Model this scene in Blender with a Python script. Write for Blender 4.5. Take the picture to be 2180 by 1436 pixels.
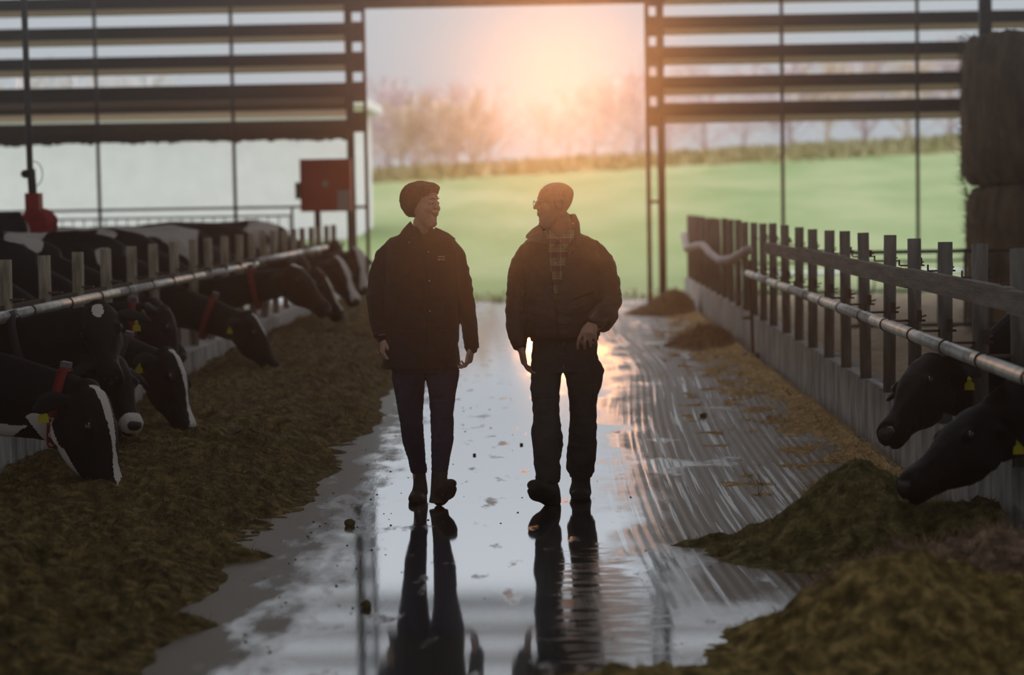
import bpy, bmesh, math, random
import numpy as np
from mathutils import Vector, Matrix
random.seed(7); RNG = np.random.default_rng(7)
for o in list(bpy.data.objects): bpy.data.objects.remove(o)
SC = bpy.context.scene; COL = SC.collection
# ------------------------------------------------------------------ camera
F = 4500.0; CX, CY = 1090.0, 718.0; CAMZ = 1.66; ROLL = 0.0174
H_OFF = 90*math.cos(ROLL)+290*math.sin(ROLL); V_OFF = 290*math.cos(ROLL)-90*math.sin(ROLL)
YAW = math.atan(H_OFF/F); PITCH = math.atan(V_OFF/F)
CAMR = Matrix.Rotation(YAW,3,'Z') @ Matrix.Rotation(math.pi/2-PITCH,3,'X') @ Matrix.Rotation(-ROLL,3,'Z')
cam_d = bpy.data.cameras.new('camera'); cam = bpy.data.objects.new('camera', cam_d); COL.objects.link(cam)
cam.matrix_world = Matrix.Translation((0,0,CAMZ)) @ CAMR.to_4x4()
cam_d.sensor_width = 36; cam_d.lens = 36*F/2180; cam_d.clip_start = .1; cam_d.clip_end = 1500
cam_d.dof.use_dof = True; cam_d.dof.focus_distance = 11.85; cam_d.dof.aperture_fstop = cam_d.lens/1000/0.047
SC.camera = cam
def ray(px,py): return CAMR @ Vector(((px-CX)/F, -(py-CY)/F, -1))
def PY(px,py,Y): d = ray(px,py); t = Y/d.y; return Vector((d.x*t, Y, CAMZ+d.z*t))
def PZ(px,py,z=0.): d = ray(px,py); t = (z-CAMZ)/d.z; return Vector((d.x*t, d.y*t, z))
# ------------------------------------------------------------------ world, sun, exposure
W = bpy.data.worlds.new('sky'); SC.world = W; W.use_nodes = True
nt = W.node_tree; nt.nodes.clear()
def N(nt,t,**k):
    n = nt.nodes.new(t)
    for a,b in k.items():
        if a in ('op','operation'): n.operation = b
        elif a=='ins':
            for i,v in b.items(): n.inputs[i].default_value = v
        else: setattr(n,a,b)
    return n
L = nt.links.new
tc = N(nt,'ShaderNodeTexCoord'); sx = N(nt,'ShaderNodeSeparateXYZ'); L(tc.outputs['Generated'],sx.inputs[0])
cr = N(nt,'ShaderNodeValToRGB'); L(sx.outputs['Z'],cr.inputs[0])
e = cr.color_ramp.elements     # overcast sky: brighter towards the zenith, the same all round
e[0].position=0.0; e[0].color=(.50,.55,.585,1); e[1].position=1.0; e[1].color=(3.0,3.12,3.3,1)
x = e.new(.10); x.color=(.555,.60,.64,1)
x = e.new(.30); x.color=(1.35,1.41,1.5,1)
bg = N(nt,'ShaderNodeBackground'); wo = N(nt,'ShaderNodeOutputWorld'); L(cr.outputs[0],bg.inputs[0]); L(bg.outputs[0],wo.inputs[0])
bg.inputs[1].default_value = 1.0
sun_d = bpy.data.lights.new('sun','SUN'); sun = bpy.data.objects.new('sun',sun_d); COL.objects.link(sun)
SUN_E = .155
sun_d.energy = SUN_E; sun_d.color = (1.0,.36,.09); sun_d.angle = math.radians(3.5)
sd = ray(1215,225).normalized(); sun.rotation_mode='QUATERNION'; sun.rotation_quaternion = sd.to_track_quat('Z','Y'); sun.location = (0,60,30)
vs = SC.view_settings; SC.display_settings.display_device='sRGB'; vs.view_transform='Standard'; vs.look='None'; vs.exposure=0.0; vs.gamma=1; vs.use_curve_mapping=False
SC.cycles.volume_bounces = 0; SC.cycles.max_bounces = 8; SC.cycles.caustics_reflective=False; SC.cycles.caustics_refractive=False
SC.cycles.sample_clamp_indirect = 4
# ------------------------------------------------------------------ numpy noise
def _h(ix,iy,iz,s):
    n = (ix*374761393 + iy*668265263 + iz*2147483647 + s*974634777) & 0xffffffff
    n = ((n ^ (n>>13))*1274126177) & 0xffffffff
    n = (n ^ (n>>16)) & 0xffffffff
    return n/4294967295.0
def vnoise(p,s=0):
    p = np.asarray(p,float); i = np.floor(p).astype(np.int64); f = p-i; u = f*f*(3-2*f); r = 0
    for a in (0,1):
        for b in (0,1):
            for c in (0,1):
                w = (u[:,0] if a else 1-u[:,0])*(u[:,1] if b else 1-u[:,1])*(u[:,2] if c else 1-u[:,2])
                r = r + w*_h(i[:,0]+a,i[:,1]+b,i[:,2]+c,s)
    return r*2-1
def fbm(p,oct=4,s=0,g=.5):
    p = np.asarray(p,float); a=1; r=0; t=0
    for k in range(oct): r = r+a*vnoise(p*(2**k)+k*17.3,s+k); t+=a; a*=g
    return r/t
# ------------------------------------------------------------------ mesh helpers
class M:
    def __init__(s): s.v=[]; s.f=[]
    def add(s,v,f):
        n=len(s.v); s.v.extend([tuple(x) for x in v]); s.f.extend([tuple(i+n for i in q) for q in f]); return s
    def box(s,c,size,R=None):
        c=Vector(c); hx,hy,hz=[q/2 for q in size]
        v=[Vector((x,y,z)) for x in(-hx,hx) for y in(-hy,hy) for z in(-hz,hz)]
        if R is not None: v=[R@q for q in v]
        return s.add([c+q for q in v],[(0,1,3,2),(4,6,7,5),(0,4,5,1),(2,3,7,6),(0,2,6,4),(1,5,7,3)])
    def sweep(s,pts,rad,up=(0,0,1),n=12,cap=True,pw=2.0):
        """tube along pts; rad entries r or (r_side, r_up); rounded ends"""
        pts=[Vector(p) for p in pts]; rad=[(r,r) if not isinstance(r,(tuple,list)) else tuple(r) for r in rad]
        if cap:
            d0=(pts[0]-pts[1]).normalized(); d1=(pts[-1]-pts[-2]).normalized(); r0=min(rad[0]); r1=min(rad[-1])
            a=[(pts[0]+d0*r0*k,(rad[0][0]*q,rad[0][1]*q)) for k,q in((.95,.3),(.7,.7))]
            b=[(pts[-1]+d1*r1*k,(rad[-1][0]*q,rad[-1][1]*q)) for k,q in((.7,.7),(.95,.3))]
            pts=[q[0] for q in a]+pts+[q[0] for q in b]; rad=[q[1] for q in a]+rad+[q[1] for q in b]
        V=[];m=len(pts)
        ts=[(pts[min(i+1,m-1)]-pts[max(i-1,0)]).normalized() for i in range(m)]
        u=Vector(up).normalized()
        if max(abs(t.dot(u)) for t in ts)>.93: u=min((Vector((1,0,0)),Vector((0,1,0)),Vector((0,0,1)),u),key=lambda q:max(abs(t.dot(q)) for t in ts))
        for i,p in enumerate(pts):
            t=ts[i]
            sd_=t.cross(u).normalized(); uu=sd_.cross(t).normalized()
            for k in range(n):
                a=2*math.pi*k/n; c_,s_=math.cos(a),math.sin(a)
                c_=math.copysign(abs(c_)**(2/pw),c_); s_=math.copysign(abs(s_)**(2/pw),s_)
                V.append(p+sd_*rad[i][0]*c_+uu*rad[i][1]*s_)
        fs=[(i*n+k,i*n+(k+1)%n,(i+1)*n+(k+1)%n,(i+1)*n+k) for i in range(m-1) for k in range(n)]
        fs.append(tuple(range(n-1,-1,-1))); fs.append(tuple((m-1)*n+k for k in range(n)))
        return s.add(V,fs)
    def ell(s,c,r,R=None,n=14,m=9):
        c=Vector(c); V=[Vector((0,0,-r[2]))]
        for i in range(1,m):
            ph=-math.pi/2+math.pi*i/m
            for k in range(n):
                a=2*math.pi*k/n; V.append(Vector((r[0]*math.cos(ph)*math.cos(a),r[1]*math.cos(ph)*math.sin(a),r[2]*math.sin(ph))))
        V.append(Vector((0,0,r[2])))
        if R is not None: V=[R@q for q in V]
        fs=[(0,1+(k+1)%n,1+k) for k in range(n)]
        fs+=[(1+i*n+k,1+i*n+(k+1)%n,1+(i+1)*n+(k+1)%n,1+(i+1)*n+k) for i in range(m-2) for k in range(n)]
        t=1+(m-1)*n; fs+=[(1+(m-2)*n+k,1+(m-2)*n+(k+1)%n,t) for k in range(n)]
        return s.add([c+q for q in V],fs)
    def rings(s,rings,n=24):
        """closed loft through rings: each a list of n points"""
        V=[p for r in rings for p in r]; m=len(rings); n=len(rings[0])
        fs=[(i*n+k,i*n+(k+1)%n,(i+1)*n+(k+1)%n,(i+1)*n+k) for i in range(m-1) for k in range(n)]
        fs.append(tuple(range(n-1,-1,-1))); fs.append(tuple((m-1)*n+k for k in range(n)))
        return s.add(V,fs)
    def mesh(s,name,smooth=True,fix=True):
        me=bpy.data.meshes.new(name); me.from_pydata(s.v,[],s.f)
        if fix:
            bm=bmesh.new(); bm.from_mesh(me); bmesh.ops.recalc_face_normals(bm,faces=bm.faces); bm.to_mesh(me); bm.free()
        if smooth: me.polygons.foreach_set('use_smooth',[True]*len(me.polygons))
        me.update(); return me
def remesh(m,voxel,sm=3,name='mesh'):
    me=m.mesh(name) if isinstance(m,M) else m
    o=bpy.data.objects.new('tmp',me); COL.objects.link(o)
    r=o.modifiers.new('r','REMESH'); r.mode='VOXEL'; r.voxel_size=voxel; r.use_smooth_shade=True
    if sm: q=o.modifiers.new('s','SMOOTH'); q.factor=.5; q.iterations=sm
    dg=bpy.context.evaluated_depsgraph_get(); dg.update()
    out=bpy.data.meshes.new_from_object(o.evaluated_get(dg),depsgraph=dg); out.name=name
    bpy.data.objects.remove(o); bpy.data.meshes.remove(me)
    out.polygons.foreach_set('use_smooth',[True]*len(out.polygons)); return out
def getv(me):
    a=np.empty(len(me.vertices)*3); me.vertices.foreach_get('co',a); return a.reshape(-1,3)
def getn(me):
    a=np.empty(len(me.vertices)*3); me.vertices.foreach_get('normal',a); return a.reshape(-1,3)
def setv(me,a): me.vertices.foreach_set('co',np.ascontiguousarray(a).ravel()); me.update()
def tag(o,label=None,cat=None,group=None,kind=None):
    if label: o['label']=label
    if cat: o['category']=cat
    if group: o['group']=group
    if kind: o['kind']=kind
    return o
def obj(name,me,mat=None,parent=None,smooth=True,loc=None,**k):
    if isinstance(me,M): me=me.mesh(name,smooth)
    o=bpy.data.objects.new(name,me); COL.objects.link(o)
    if mat and not me.materials: me.materials.append(mat)
    if parent: o.parent=parent
    if loc is not None: o.location=loc
    return tag(o,**k)
def empty(name,loc=(0,0,0),**k):
    o=bpy.data.objects.new(name,None); COL.objects.link(o); o.location=loc; o.empty_display_size=.1
    return tag(o,**k)
def rehome(e,loc):
    """put the empty at the thing's base and keep its parts where they are"""
    loc=Vector(loc); e.location=loc
    for c in e.children: c.location=c.location-loc
def attr(me,name,val):
    a=me.attributes.new(name,'FLOAT','POINT'); a.data.foreach_set('value',np.asarray(val,np.float32))
def join(me_list,name):
    bm=bmesh.new()
    for m in me_list: bm.from_mesh(m)
    me=bpy.data.meshes.new(name); bm.to_mesh(me); bm.free(); return me
# ------------------------------------------------------------------ materials
def mat(name,c1,c2=None,scale=8,rough=.8,bump=0,bscale=60,spec=.3,metal=0,stretch=(1,1,1),detail=4,trans=0,sheen=0,c3=None,lo=.35,hi=.65,bd=.01):
    m=bpy.data.materials.new(name); m.use_nodes=True; t=m.node_tree; b=t.nodes['Principled BSDF']
    b.inputs['Roughness'].default_value=rough; b.inputs['Specular IOR Level'].default_value=spec; b.inputs['Metallic'].default_value=metal
    if sheen: b.inputs['Sheen Weight'].default_value=sheen
    tcn=N(t,'ShaderNodeTexCoord'); mp=N(t,'ShaderNodeMapping'); mp.inputs['Scale'].default_value=stretch; t.links.new(tcn.outputs['Object'],mp.inputs[0])
    if c2:
        n=N(t,'ShaderNodeTexNoise',ins={'Scale':scale,'Detail':detail,'Roughness':.6}); t.links.new(mp.outputs[0],n.inputs['Vector'])
        r=N(t,'ShaderNodeValToRGB'); r.color_ramp.elements[0].position=lo; r.color_ramp.elements[1].position=hi
        r.color_ramp.elements[0].color=(*c1,1); r.color_ramp.elements[1].color=(*c2,1)
        if c3: q=r.color_ramp.elements.new((lo+hi)/2); q.color=(*c3,1)
        t.links.new(n.outputs['Fac'],r.inputs[0]); t.links.new(r.outputs[0],b.inputs['Base Color'])
    else: b.inputs['Base Color'].default_value=(*c1,1)
    if bump:
        n=N(t,'ShaderNodeTexNoise',ins={'Scale':bscale,'Detail':4}); t.links.new(mp.outputs[0],n.inputs['Vector'])
        bp=N(t,'ShaderNodeBump',ins={'Strength':bump,'Distance':bd}); t.links.new(n.outputs['Fac'],bp.inputs['Height']); t.links.new(bp.outputs[0],b.inputs['Normal'])
    return m
MT={}
def translucent(m,col,f):
    t=m.node_tree; b=t.nodes['Principled BSDF']; o=[n for n in t.nodes if n.type=='OUTPUT_MATERIAL'][0]
    a=N(t,'ShaderNodeBsdfTranslucent'); a.inputs[0].default_value=(*col,1); x=N(t,'ShaderNodeMixShader'); x.inputs[0].default_value=f
    t.links.new(b.outputs[0],x.inputs[1]); t.links.new(a.outputs[0],x.inputs[2]); t.links.new(x.outputs[0],o.inputs[0])
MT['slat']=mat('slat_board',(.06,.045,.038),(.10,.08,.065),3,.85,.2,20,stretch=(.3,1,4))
MT['slat_lip']=mat('slat_lip',(.34,.28,.2),(.45,.37,.27),5,.8,stretch=(.3,1,4))  # paler than the boards: the light the lips catch is put into colour
translucent(MT['slat_lip'],(.66,.56,.46),.75)  # translucency added so sky light shows through the lips
MT['steel_dark']=mat('painted_steel_dark',(.06,.05,.045),(.1,.08,.07),6,.6,.1,40)
MT['galv']=mat('galvanised_steel',(.36,.36,.35),(.56,.56,.54),9,.42,.15,60,spec=.5,metal=.55)
MT['galv_dirty']=mat('dirty_galvanised_pipe',(.42,.40,.365),(.86,.83,.79),10,.42,.2,70,spec=.6,metal=.35,lo=.3,hi=.6)
MT['post']=mat('weathered_post',(.23,.185,.12),(.58,.49,.37),7,.75,.3,40,stretch=(3,3,.7))
MT['post_grey']=mat('weathered_grey_post',(.14,.13,.11),(.28,.26,.22),7,.6,.3,40,stretch=(3,3,.7),spec=.5)
MT['board']=mat('old_timber_rail',(.23,.19,.155),(.42,.37,.31),9,.85,.5,50,stretch=(3,.3,3))
MT['concrete']=mat('stained_concrete',(.28,.26,.24),(.74,.71,.67),4,.7,.5,40,c3=(.52,.49,.47),stretch=(2,2,.6))
MT['ring']=mat('rubber_ring',(.05,.035,.025),(.08,.06,.04),20,.8)
MT['rust']=mat('rusty_iron',(.10,.055,.035),(.17,.11,.08),30,.7,.3,80)
MT['red_paint']=mat('red_paint',(.42,.02,.012),(.5,.035,.02),3,.5,spec=.4)
MT['label']=mat('grey_sticker',(.45,.4,.4))
MT['brush_red']=mat('red_bristle',(.35,.015,.02),(.5,.03,.03),40,.9,1,90)
MT['black']=mat('black_plastic',(.012,.012,.012),rough=.5)
MT['yellow']=mat('yellow_tag',(.62,.52,.02),rough=.5)
MT['roof']=mat('fibre_cement_roof',(.16,.15,.14),(.22,.2,.19),2,.9)
# ================================================================== structure
YW=35.0                                   # far gable wall
# ---- floor: wet concrete aisle
fm=M(); fm.add([(-16,-8,0),(16,-8,0),(16,YW+.4,0),(-16,YW+.4,0),(-16,-8,-.3),(16,-8,-.3),(16,YW+.4,-.3),(-16,YW+.4,-.3)],[(0,1,2,3),(7,6,5,4),(0,4,5,1),(1,5,6,2),(2,6,7,3),(3,7,4,0)])
m=bpy.data.materials.new('wet_concrete'); m.use_nodes=True; t=m.node_tree; t.nodes.clear(); K=t.links.new
def mth(op,a,b=None,c=None,clamp=False):
    n=N(t,'ShaderNodeMath'); n.operation=op; n.use_clamp=clamp
    for i,v in enumerate((a,b,c)):
        if v is None: continue
        if isinstance(v,(int,float)): n.inputs[i].default_value=v
        else: K(v,n.inputs[i])
    return n.outputs[0]
def noise(vec,sc,det=4,mul=(1,1,1),rough=.55,off=(0,0,0)):
    mp=N(t,'ShaderNodeMapping'); mp.inputs['Scale'].default_value=mul; mp.inputs['Location'].default_value=off; K(vec,mp.inputs[0])
    n=N(t,'ShaderNodeTexNoise',ins={'Scale':sc,'Detail':det,'Roughness':rough}); K(mp.outputs[0],n.inputs['Vector']); return n.outputs['Fac']
def smooth(v,a,b):
    n=N(t,'ShaderNodeMapRange'); n.interpolation_type='SMOOTHSTEP'; n.inputs['From Min'].default_value=a; n.inputs['From Max'].default_value=b; K(v,n.inputs[0]); return n.outputs[0]
tcn=N(t,'ShaderNodeTexCoord'); P=tcn.outputs['Object']; sp=N(t,'ShaderNodeSeparateXYZ'); K(P,sp.inputs[0]); X,Y=sp.outputs[0],sp.outputs[1]
# tyre track coordinate: tracks swing gently to the right wall
def gauss(v,c,w,h): 
    q=mth('DIVIDE',mth('SUBTRACT',v,c),w); return mth('MULTIPLY',mth('POWER',2.718,mth('MULTIPLY',mth('MULTIPLY',q,q),-1.0)),h)
bend=mth('ADD',gauss(Y,21.0,4.5,.20),gauss(Y,7.5,2.2,.14))
U=mth('SUBTRACT',X,bend)
cm=N(t,'ShaderNodeCombineXYZ'); K(U,cm.inputs[0]); K(Y,cm.inputs[1]); UV=cm.outputs[0]
n1=noise(P,1.6,5,(1,.5,1)); n2=noise(P,6,5,(1,.35,1)); n3=noise(UV,30,3,(1,.010,1)); n4=noise(P,60,3)
# wetness 1 = standing water, 0 = damp dirty
edgeR=smooth(mth('ADD',U,mth('MULTIPLY',mth('SUBTRACT',n1,.5),1.0)),.18,.62)      # towards the right: driven film
edgeL=smooth(mth('ADD',mth('MULTIPLY',X,-1),mth('MULTIPLY',mth('SUBTRACT',n2,.5),1.1)),.95,1.32)
pud=mth('MULTIPLY',smooth(noise(P,1.0,5,(1,.8,1),off=(7,2,0)),.57,.66),.7)
edgeR=mth('MULTIPLY',edgeR,smooth(mth('ADD',Y,mth('MULTIPLY',n1,1.6)),8.9,9.7))
streak=mth('MULTIPLY',smooth(n3,.55,.63),.6)
dryR=mth('MULTIPLY',edgeR,mth('SUBTRACT',1.0,mth('MAXIMUM',pud,streak)))
clots=mth('MULTIPLY',smooth(n2,.60,.70),.8)
dirt=mth('MAXIMUM',mth('MAXIMUM',dryR,edgeL),clots,clamp=True)
# a scraped brown residue patch
dxx=mth('DIVIDE',mth('SUBTRACT',X,.18),.22); dyy=mth('DIVIDE',mth('SUBTRACT',Y,8.6),1.5)
patch=smooth(mth('ADD',mth('ADD',mth('MULTIPLY',dxx,dxx),mth('MULTIPLY',dyy,dyy)),mth('MULTIPLY',mth('SUBTRACT',noise(P,9,5,(.6,1.6,1)),.5),5.0)),1.1,-.1)
dirt=mth('MAXIMUM',dirt,mth('MULTIPLY',patch,.75))
rc=N(t,'ShaderNodeValToRGB'); rc.color_ramp.elements[0].color=(.05,.05,.055,1); rc.color_ramp.elements[1].color=(.20,.14,.085,1); K(mth('ADD',mth('MULTIPLY',dirt,.75),mth('MULTIPLY',n4,.2)),rc.inputs[0])
tread=N(t,'ShaderNodeTexWave',ins={'Scale':9.0,'Distortion':.35,'Detail':1.0,'Detail Scale':2.0}); tread.bands_direction='Y'; K(UV,tread.inputs['Vector'])
rows=N(t,'ShaderNodeTexWave',ins={'Scale':5.5,'Distortion':.15,'Detail':1.0}); rows.bands_direction='X'; K(UV,rows.inputs['Vector'])
hgt=mth('ADD',mth('MULTIPLY',n4,.25),mth('MULTIPLY',edgeR,mth('ADD',mth('MULTIPLY',tread.outputs['Fac'],.45),mth('MULTIPLY',rows.outputs['Fac'],.9))))
hgt=mth('ADD',hgt,mth('MULTIPLY',n2,.5))
hgt=mth('ADD',hgt,mth('MULTIPLY',noise(UV,30,3,(1,.06,1)),.35))
bst=mth('ADD',.012,mth('MULTIPLY',dirt,.16))
bp=N(t,'ShaderNodeBump',ins={'Distance':.02}); K(bst,bp.inputs['Strength']); K(hgt,bp.inputs['Height'])
dif=N(t,'ShaderNodeBsdfDiffuse'); K(rc.outputs[0],dif.inputs[0])
gl=N(t,'ShaderNodeBsdfGlossy'); gl.inputs[0].default_value=(.97,.98,1,1); K(bp.outputs[0],gl.inputs['Normal'])
K(mth('ADD',.05,mth('MULTIPLY',dirt,.24)),gl.inputs['Roughness'])
fr=N(t,'ShaderNodeFresnel',ins={'IOR':3.4}); fac=mth('MULTIPLY',fr.outputs[0],mth('SUBTRACT',1.65,mth('MULTIPLY',dirt,1.34)),clamp=True)
mx=N(t,'ShaderNodeMixShader'); K(fac,mx.inputs[0]); K(dif.outputs[0],mx.inputs[1]); K(gl.outputs[0],mx.inputs[2])
out=N(t,'ShaderNodeOutputMaterial'); K(mx.outputs[0],out.inputs[0]); MT['floor']=m
obj('floor',fm,MT['floor'],smooth=False,kind='structure',label='wet concrete driving aisle with tyre tracks and puddles')
# ---- barn shell (roof, side walls with open eaves, gable behind the viewer)
def gable_z(x): return 7.2+ (16-abs(x))*.16
for s,nm in((-1,'ceiling'),(1,'ceiling')):
    b=M()
    v=[(s*.45,-8,9.8),(s*.45,YW+1,9.8),(s*16,YW+1,7.2),(s*16,-8,7.2)]; v+=[(a,bb,c+.12) for a,bb,c in v]  # ridge gap, out of view, added to let in fill light
    b.add(v,[(0,1,2,3),(7,6,5,4),(0,4,5,1),(1,5,6,2),(2,6,7,3),(3,7,4,0)]); obj(nm,b,MT['roof'],smooth=False,kind='structure')
for s,nm in((-1,'wall_left'),(1,'wall_right')):
    b=M().box((s*16,13.5,.7),(.2,43,1.4)); 
    for k in range(5): b.box((s*16,13.5,2.9+k*.9),(.1,43,.62))
    obj(nm,b,MT['roof'],smooth=False,kind='structure')
b=M().box((0,-8,5.2),(32,.2,5.0)).box((-9.5,-8,1.3),(13,.2,2.6)).box((9.5,-8,1.3),(13,.2,2.6)); obj('wall_back',b,MT['roof'],smooth=False,kind='structure')
# ---- far gable wall with louvre slats, one slat per course and side
wf=empty('wall_far',(0,YW,0),kind='structure',label='open far gable wall with dark horizontal louvre slats')
DL,DR=-3.04,1.50                # door opening
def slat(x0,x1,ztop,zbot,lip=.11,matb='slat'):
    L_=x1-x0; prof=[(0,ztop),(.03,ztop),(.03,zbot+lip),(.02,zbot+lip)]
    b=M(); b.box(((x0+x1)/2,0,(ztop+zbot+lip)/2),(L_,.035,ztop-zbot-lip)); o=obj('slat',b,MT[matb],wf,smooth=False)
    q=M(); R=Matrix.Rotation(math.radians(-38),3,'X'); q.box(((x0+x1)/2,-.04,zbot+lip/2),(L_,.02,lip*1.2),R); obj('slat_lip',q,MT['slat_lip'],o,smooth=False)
    return o
PITCH_S=.49
for (x0,x1) in((-16,DL-.28),(DR+.30,16)):
    right = x0>0
    for k in range(-6,4):
        zt=4.67-.02-PITCH_S*k
        if k==3 :
            if not right: continue
            zt=3.235; zb=2.90
        else: zb=zt-.31
        if k==2 and not right: zb=zt-.36
        if zt>gable_z(x0 if abs(x0)>abs(x1) else x1): continue
        slat(x0,x1,zt,zb)
for k in range(-6,0):
    zt=4.65-PITCH_S*k
    if k==-1: slat(DL-.28,DR+.30,5.16,4.94,.05)
    elif k<-1: slat(DL-.28,DR+.30,zt,zt-.31)
b=M().box(((DL+DR)/2,-.1,4.93),(DR-DL+.7,.14,.13)); obj('lintel',b,MT['steel_dark'],wf,smooth=False)
# left windbreak curtain roll below the slats
nm=MT['net']=mat('windbreak_net',(.10,.075,.05),(.22,.17,.12),30,.9,.6,60,stretch=(6,1,.4))
b=M()
for i in range(60):
    pass
b.sweep([(-15.9,.02,2.98),(-10,.02,2.985),(DL-.32,.02,2.97)],[.10,.10,.10],n=12,cap=False); obj('curtain_roll',b,MT['net'],wf)
# a fringe of netting hanging from the roll
vv=[];ff=[];n=700
xs=np.linspace(-15.9,DL-.33,n)
ln=.11+.05*np.abs(fbm(np.c_[xs*9,xs*0,xs*0],4,3))
for i,xx in enumerate(xs): vv+=[(xx,.03+.01*math.sin(i*1.7),2.93),(xx,.03+.01*math.sin(i*1.7),2.93-float(ln[i])*1.6)]
ff=[(2*i,2*i+2,2*i+3,2*i+1) for i in range(n-1)]
obj('net_fringe',M().add(vv,ff).mesh('net_fringe',False,False),MT['net'],wf)
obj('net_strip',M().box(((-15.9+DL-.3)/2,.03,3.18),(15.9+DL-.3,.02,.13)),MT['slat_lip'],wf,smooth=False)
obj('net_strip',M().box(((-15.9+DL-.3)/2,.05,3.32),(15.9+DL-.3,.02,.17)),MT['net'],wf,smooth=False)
# door posts: pairs with a slit between them
for x,w in((DL-.30,.12),(DL-.05,.055),(DR+.055,.07),(DR+.27,.12)):
    obj('door_post',M().box((x,-.08,3.3),(w,.1,6.6)),MT['steel_dark'],wf,smooth=False)
for x0,x1 in((DL-.36,DL-.02),(DR+.02,DR+.33)):
    for k in range(-6,4):
        zt=4.65-PITCH_S*k
        obj('spacer',M().box(((x0+x1)/2,-.06,zt-.16),(x1-x0,.05,.335)),MT['steel_dark'],wf,smooth=False)
    obj('spacer',M().box(((x0+x1)/2,-.06,1.62),(x1-x0,.05,.05)),MT['steel_dark'],wf,smooth=False)
# slim vertical stay rods down to the ground
for px,py in((205,200),(495,200),(1665,200),(1953,200)):
    q=PY(px,py,YW-.15); r_=obj('stay_rod',M().sweep([(q.x,-.15,0),(q.x,-.15,7.2)],[.03,.03],n=8,cap=False),MT['steel_dark'],wf)
for px in(-60,2290):
    q=PY(px,200,YW-.15); obj('stay_rod',M().sweep([(q.x,-.15,0),(q.x,-.15,7.2)],[.03,.03],n=8,cap=False),MT['steel_dark'],wf)
obj('guide_rail',M().sweep([(-15.9,-.12,1.64),(DL-.3,-.12,1.64)],[.022,.022],n=8,cap=False),MT['steel_dark'],wf)
# thick pillar right (steel column) near the bales
q=PY(2097,40,30); p=obj('steel_column',M().box((q.x,30,4.1),(.16,.16,8.2)),MT['steel_dark'],smooth=False,kind='structure',label='dark steel roof column behind the round bales')
# ---- outside: apron, field, white farm building to the left
MT['apron']=mat('pale_concrete_yard',(.42,.43,.45),(.55,.56,.58),1.5,.6)
obj('ground',M().box((-33.4,YW+11.8,-.13),(60,22.6,.3)),MT['apron'],smooth=False,kind='structure',label='pale concrete yard outside under the left slats')
obj('road',M().box((33,YW+9.2,-.0),(59,4.2,.3)),MT['apron'],smooth=False,kind='structure',label='pale wet farm track beyond the right pen')
MT['field']=mat('misty_meadow_grass',(.125,.185,.06),(.225,.25,.12),.22,.95,stretch=(1,.35,1),c3=(.175,.22,.09),detail=8)
def field_z(x,y):
    t_=np.clip((y-40)/85,0,1); r=np.clip((x+6)/45,-.4,1.0)
    return .02+ t_*(3.3+1.9*r) + .22*t_*fbm(np.c_[x*.05,y*.05,x*0],3,5)
gx=np.linspace(-70,110,91); gy=np.linspace(YW+.4,128,60); GX,GY=np.meshgrid(gx,gy); GZ=field_z(GX.ravel(),GY.ravel())
V=np.c_[GX.ravel(),GY.ravel(),GZ]; nx=len(gx)
ff=[(j*nx+i,j*nx+i+1,(j+1)*nx+i+1,(j+1)*nx+i) for j in range(len(gy)-1) for i in range(nx-1)]
obj('field',M().add(V.tolist(),ff).mesh('field'),MT['field'],kind='structure',label='pale green sloping meadow beyond the barn')
# verge of tall brown grass at barn end and rough hedge bank on the crest
MT['verge']=mat('dry_brown_grass',(.34,.31,.17),(.46,.43,.26),8,.95,stretch=(1,1,.4))
MT['bank']=mat('olive_hedge_bank',(.20,.18,.075),(.34,.30,.17),.5,.95,detail=6,c3=(.27,.24,.11))
def tufts(n,xf,yf,hf,w,seed):
    r=np.random.default_rng(seed); x=xf(r,n); y=yf(r,n); h=hf(r,n); a=r.uniform(0,3.14,n); z=np.where(y>YW+.5,field_z(x,y)-.05,-.05)
    dx=np.cos(a)*w; dy=np.sin(a)*w; lx=r.normal(0,.25,n)*h; ly=r.normal(0,.25,n)*h
    V=np.stack([np.c_[x-dx,y-dy,z],np.c_[x+dx,y+dy,z],np.c_[x+lx,y+ly,z+h]],1).reshape(-1,3)
    me=bpy.data.meshes.new('t'); me.vertices.add(3*n); me.vertices.foreach_set('co',V.ravel()); me.loops.add(3*n); me.loops.foreach_set('vertex_index',np.arange(3*n,dtype=np.int32)); me.polygons.add(n); me.polygons.foreach_set('loop_start',np.arange(0,3*n,3,dtype=np.int32)); me.update(calc_edges=True); return me
obj('grass',tufts(2600,lambda r,n:r.uniform(-3.2,16,n),lambda r,n:YW+.6+r.exponential(.9,n),lambda r,n:r.uniform(.03,.13,n),.04,1),MT['verge'],kind='stuff',label='rough brown grass verge along the yard edge',cat='grass')
obj('grass',tufts(16000,lambda r,n:r.uniform(-45,80,n),lambda r,n:r.normal(122,3.2,n),lambda r,n:r.uniform(.15,.95,n),.3,2),MT['bank'],kind='stuff',label='rough olive grass bank along the crest of the meadow',cat='grass')
# white building outside left
MT['white']=mat('white_render',(.72,.70,.71),(.78,.76,.77),2,.8)
wb=empty('farm_building',(-14,YW+6,0),label='white farm building outside, seen under the left slats',cat='building')
obj('wall',M().box((-25.5,YW+26,2.2),(40,6,4.4)),MT['white'],wb,smooth=False)
obj('roof',M().box((-25.5,YW+26,4.5),(40.6,7,.25)),MT['white'],wb,smooth=False)
rehome(wb,(-25.5,YW+26,0))
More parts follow.
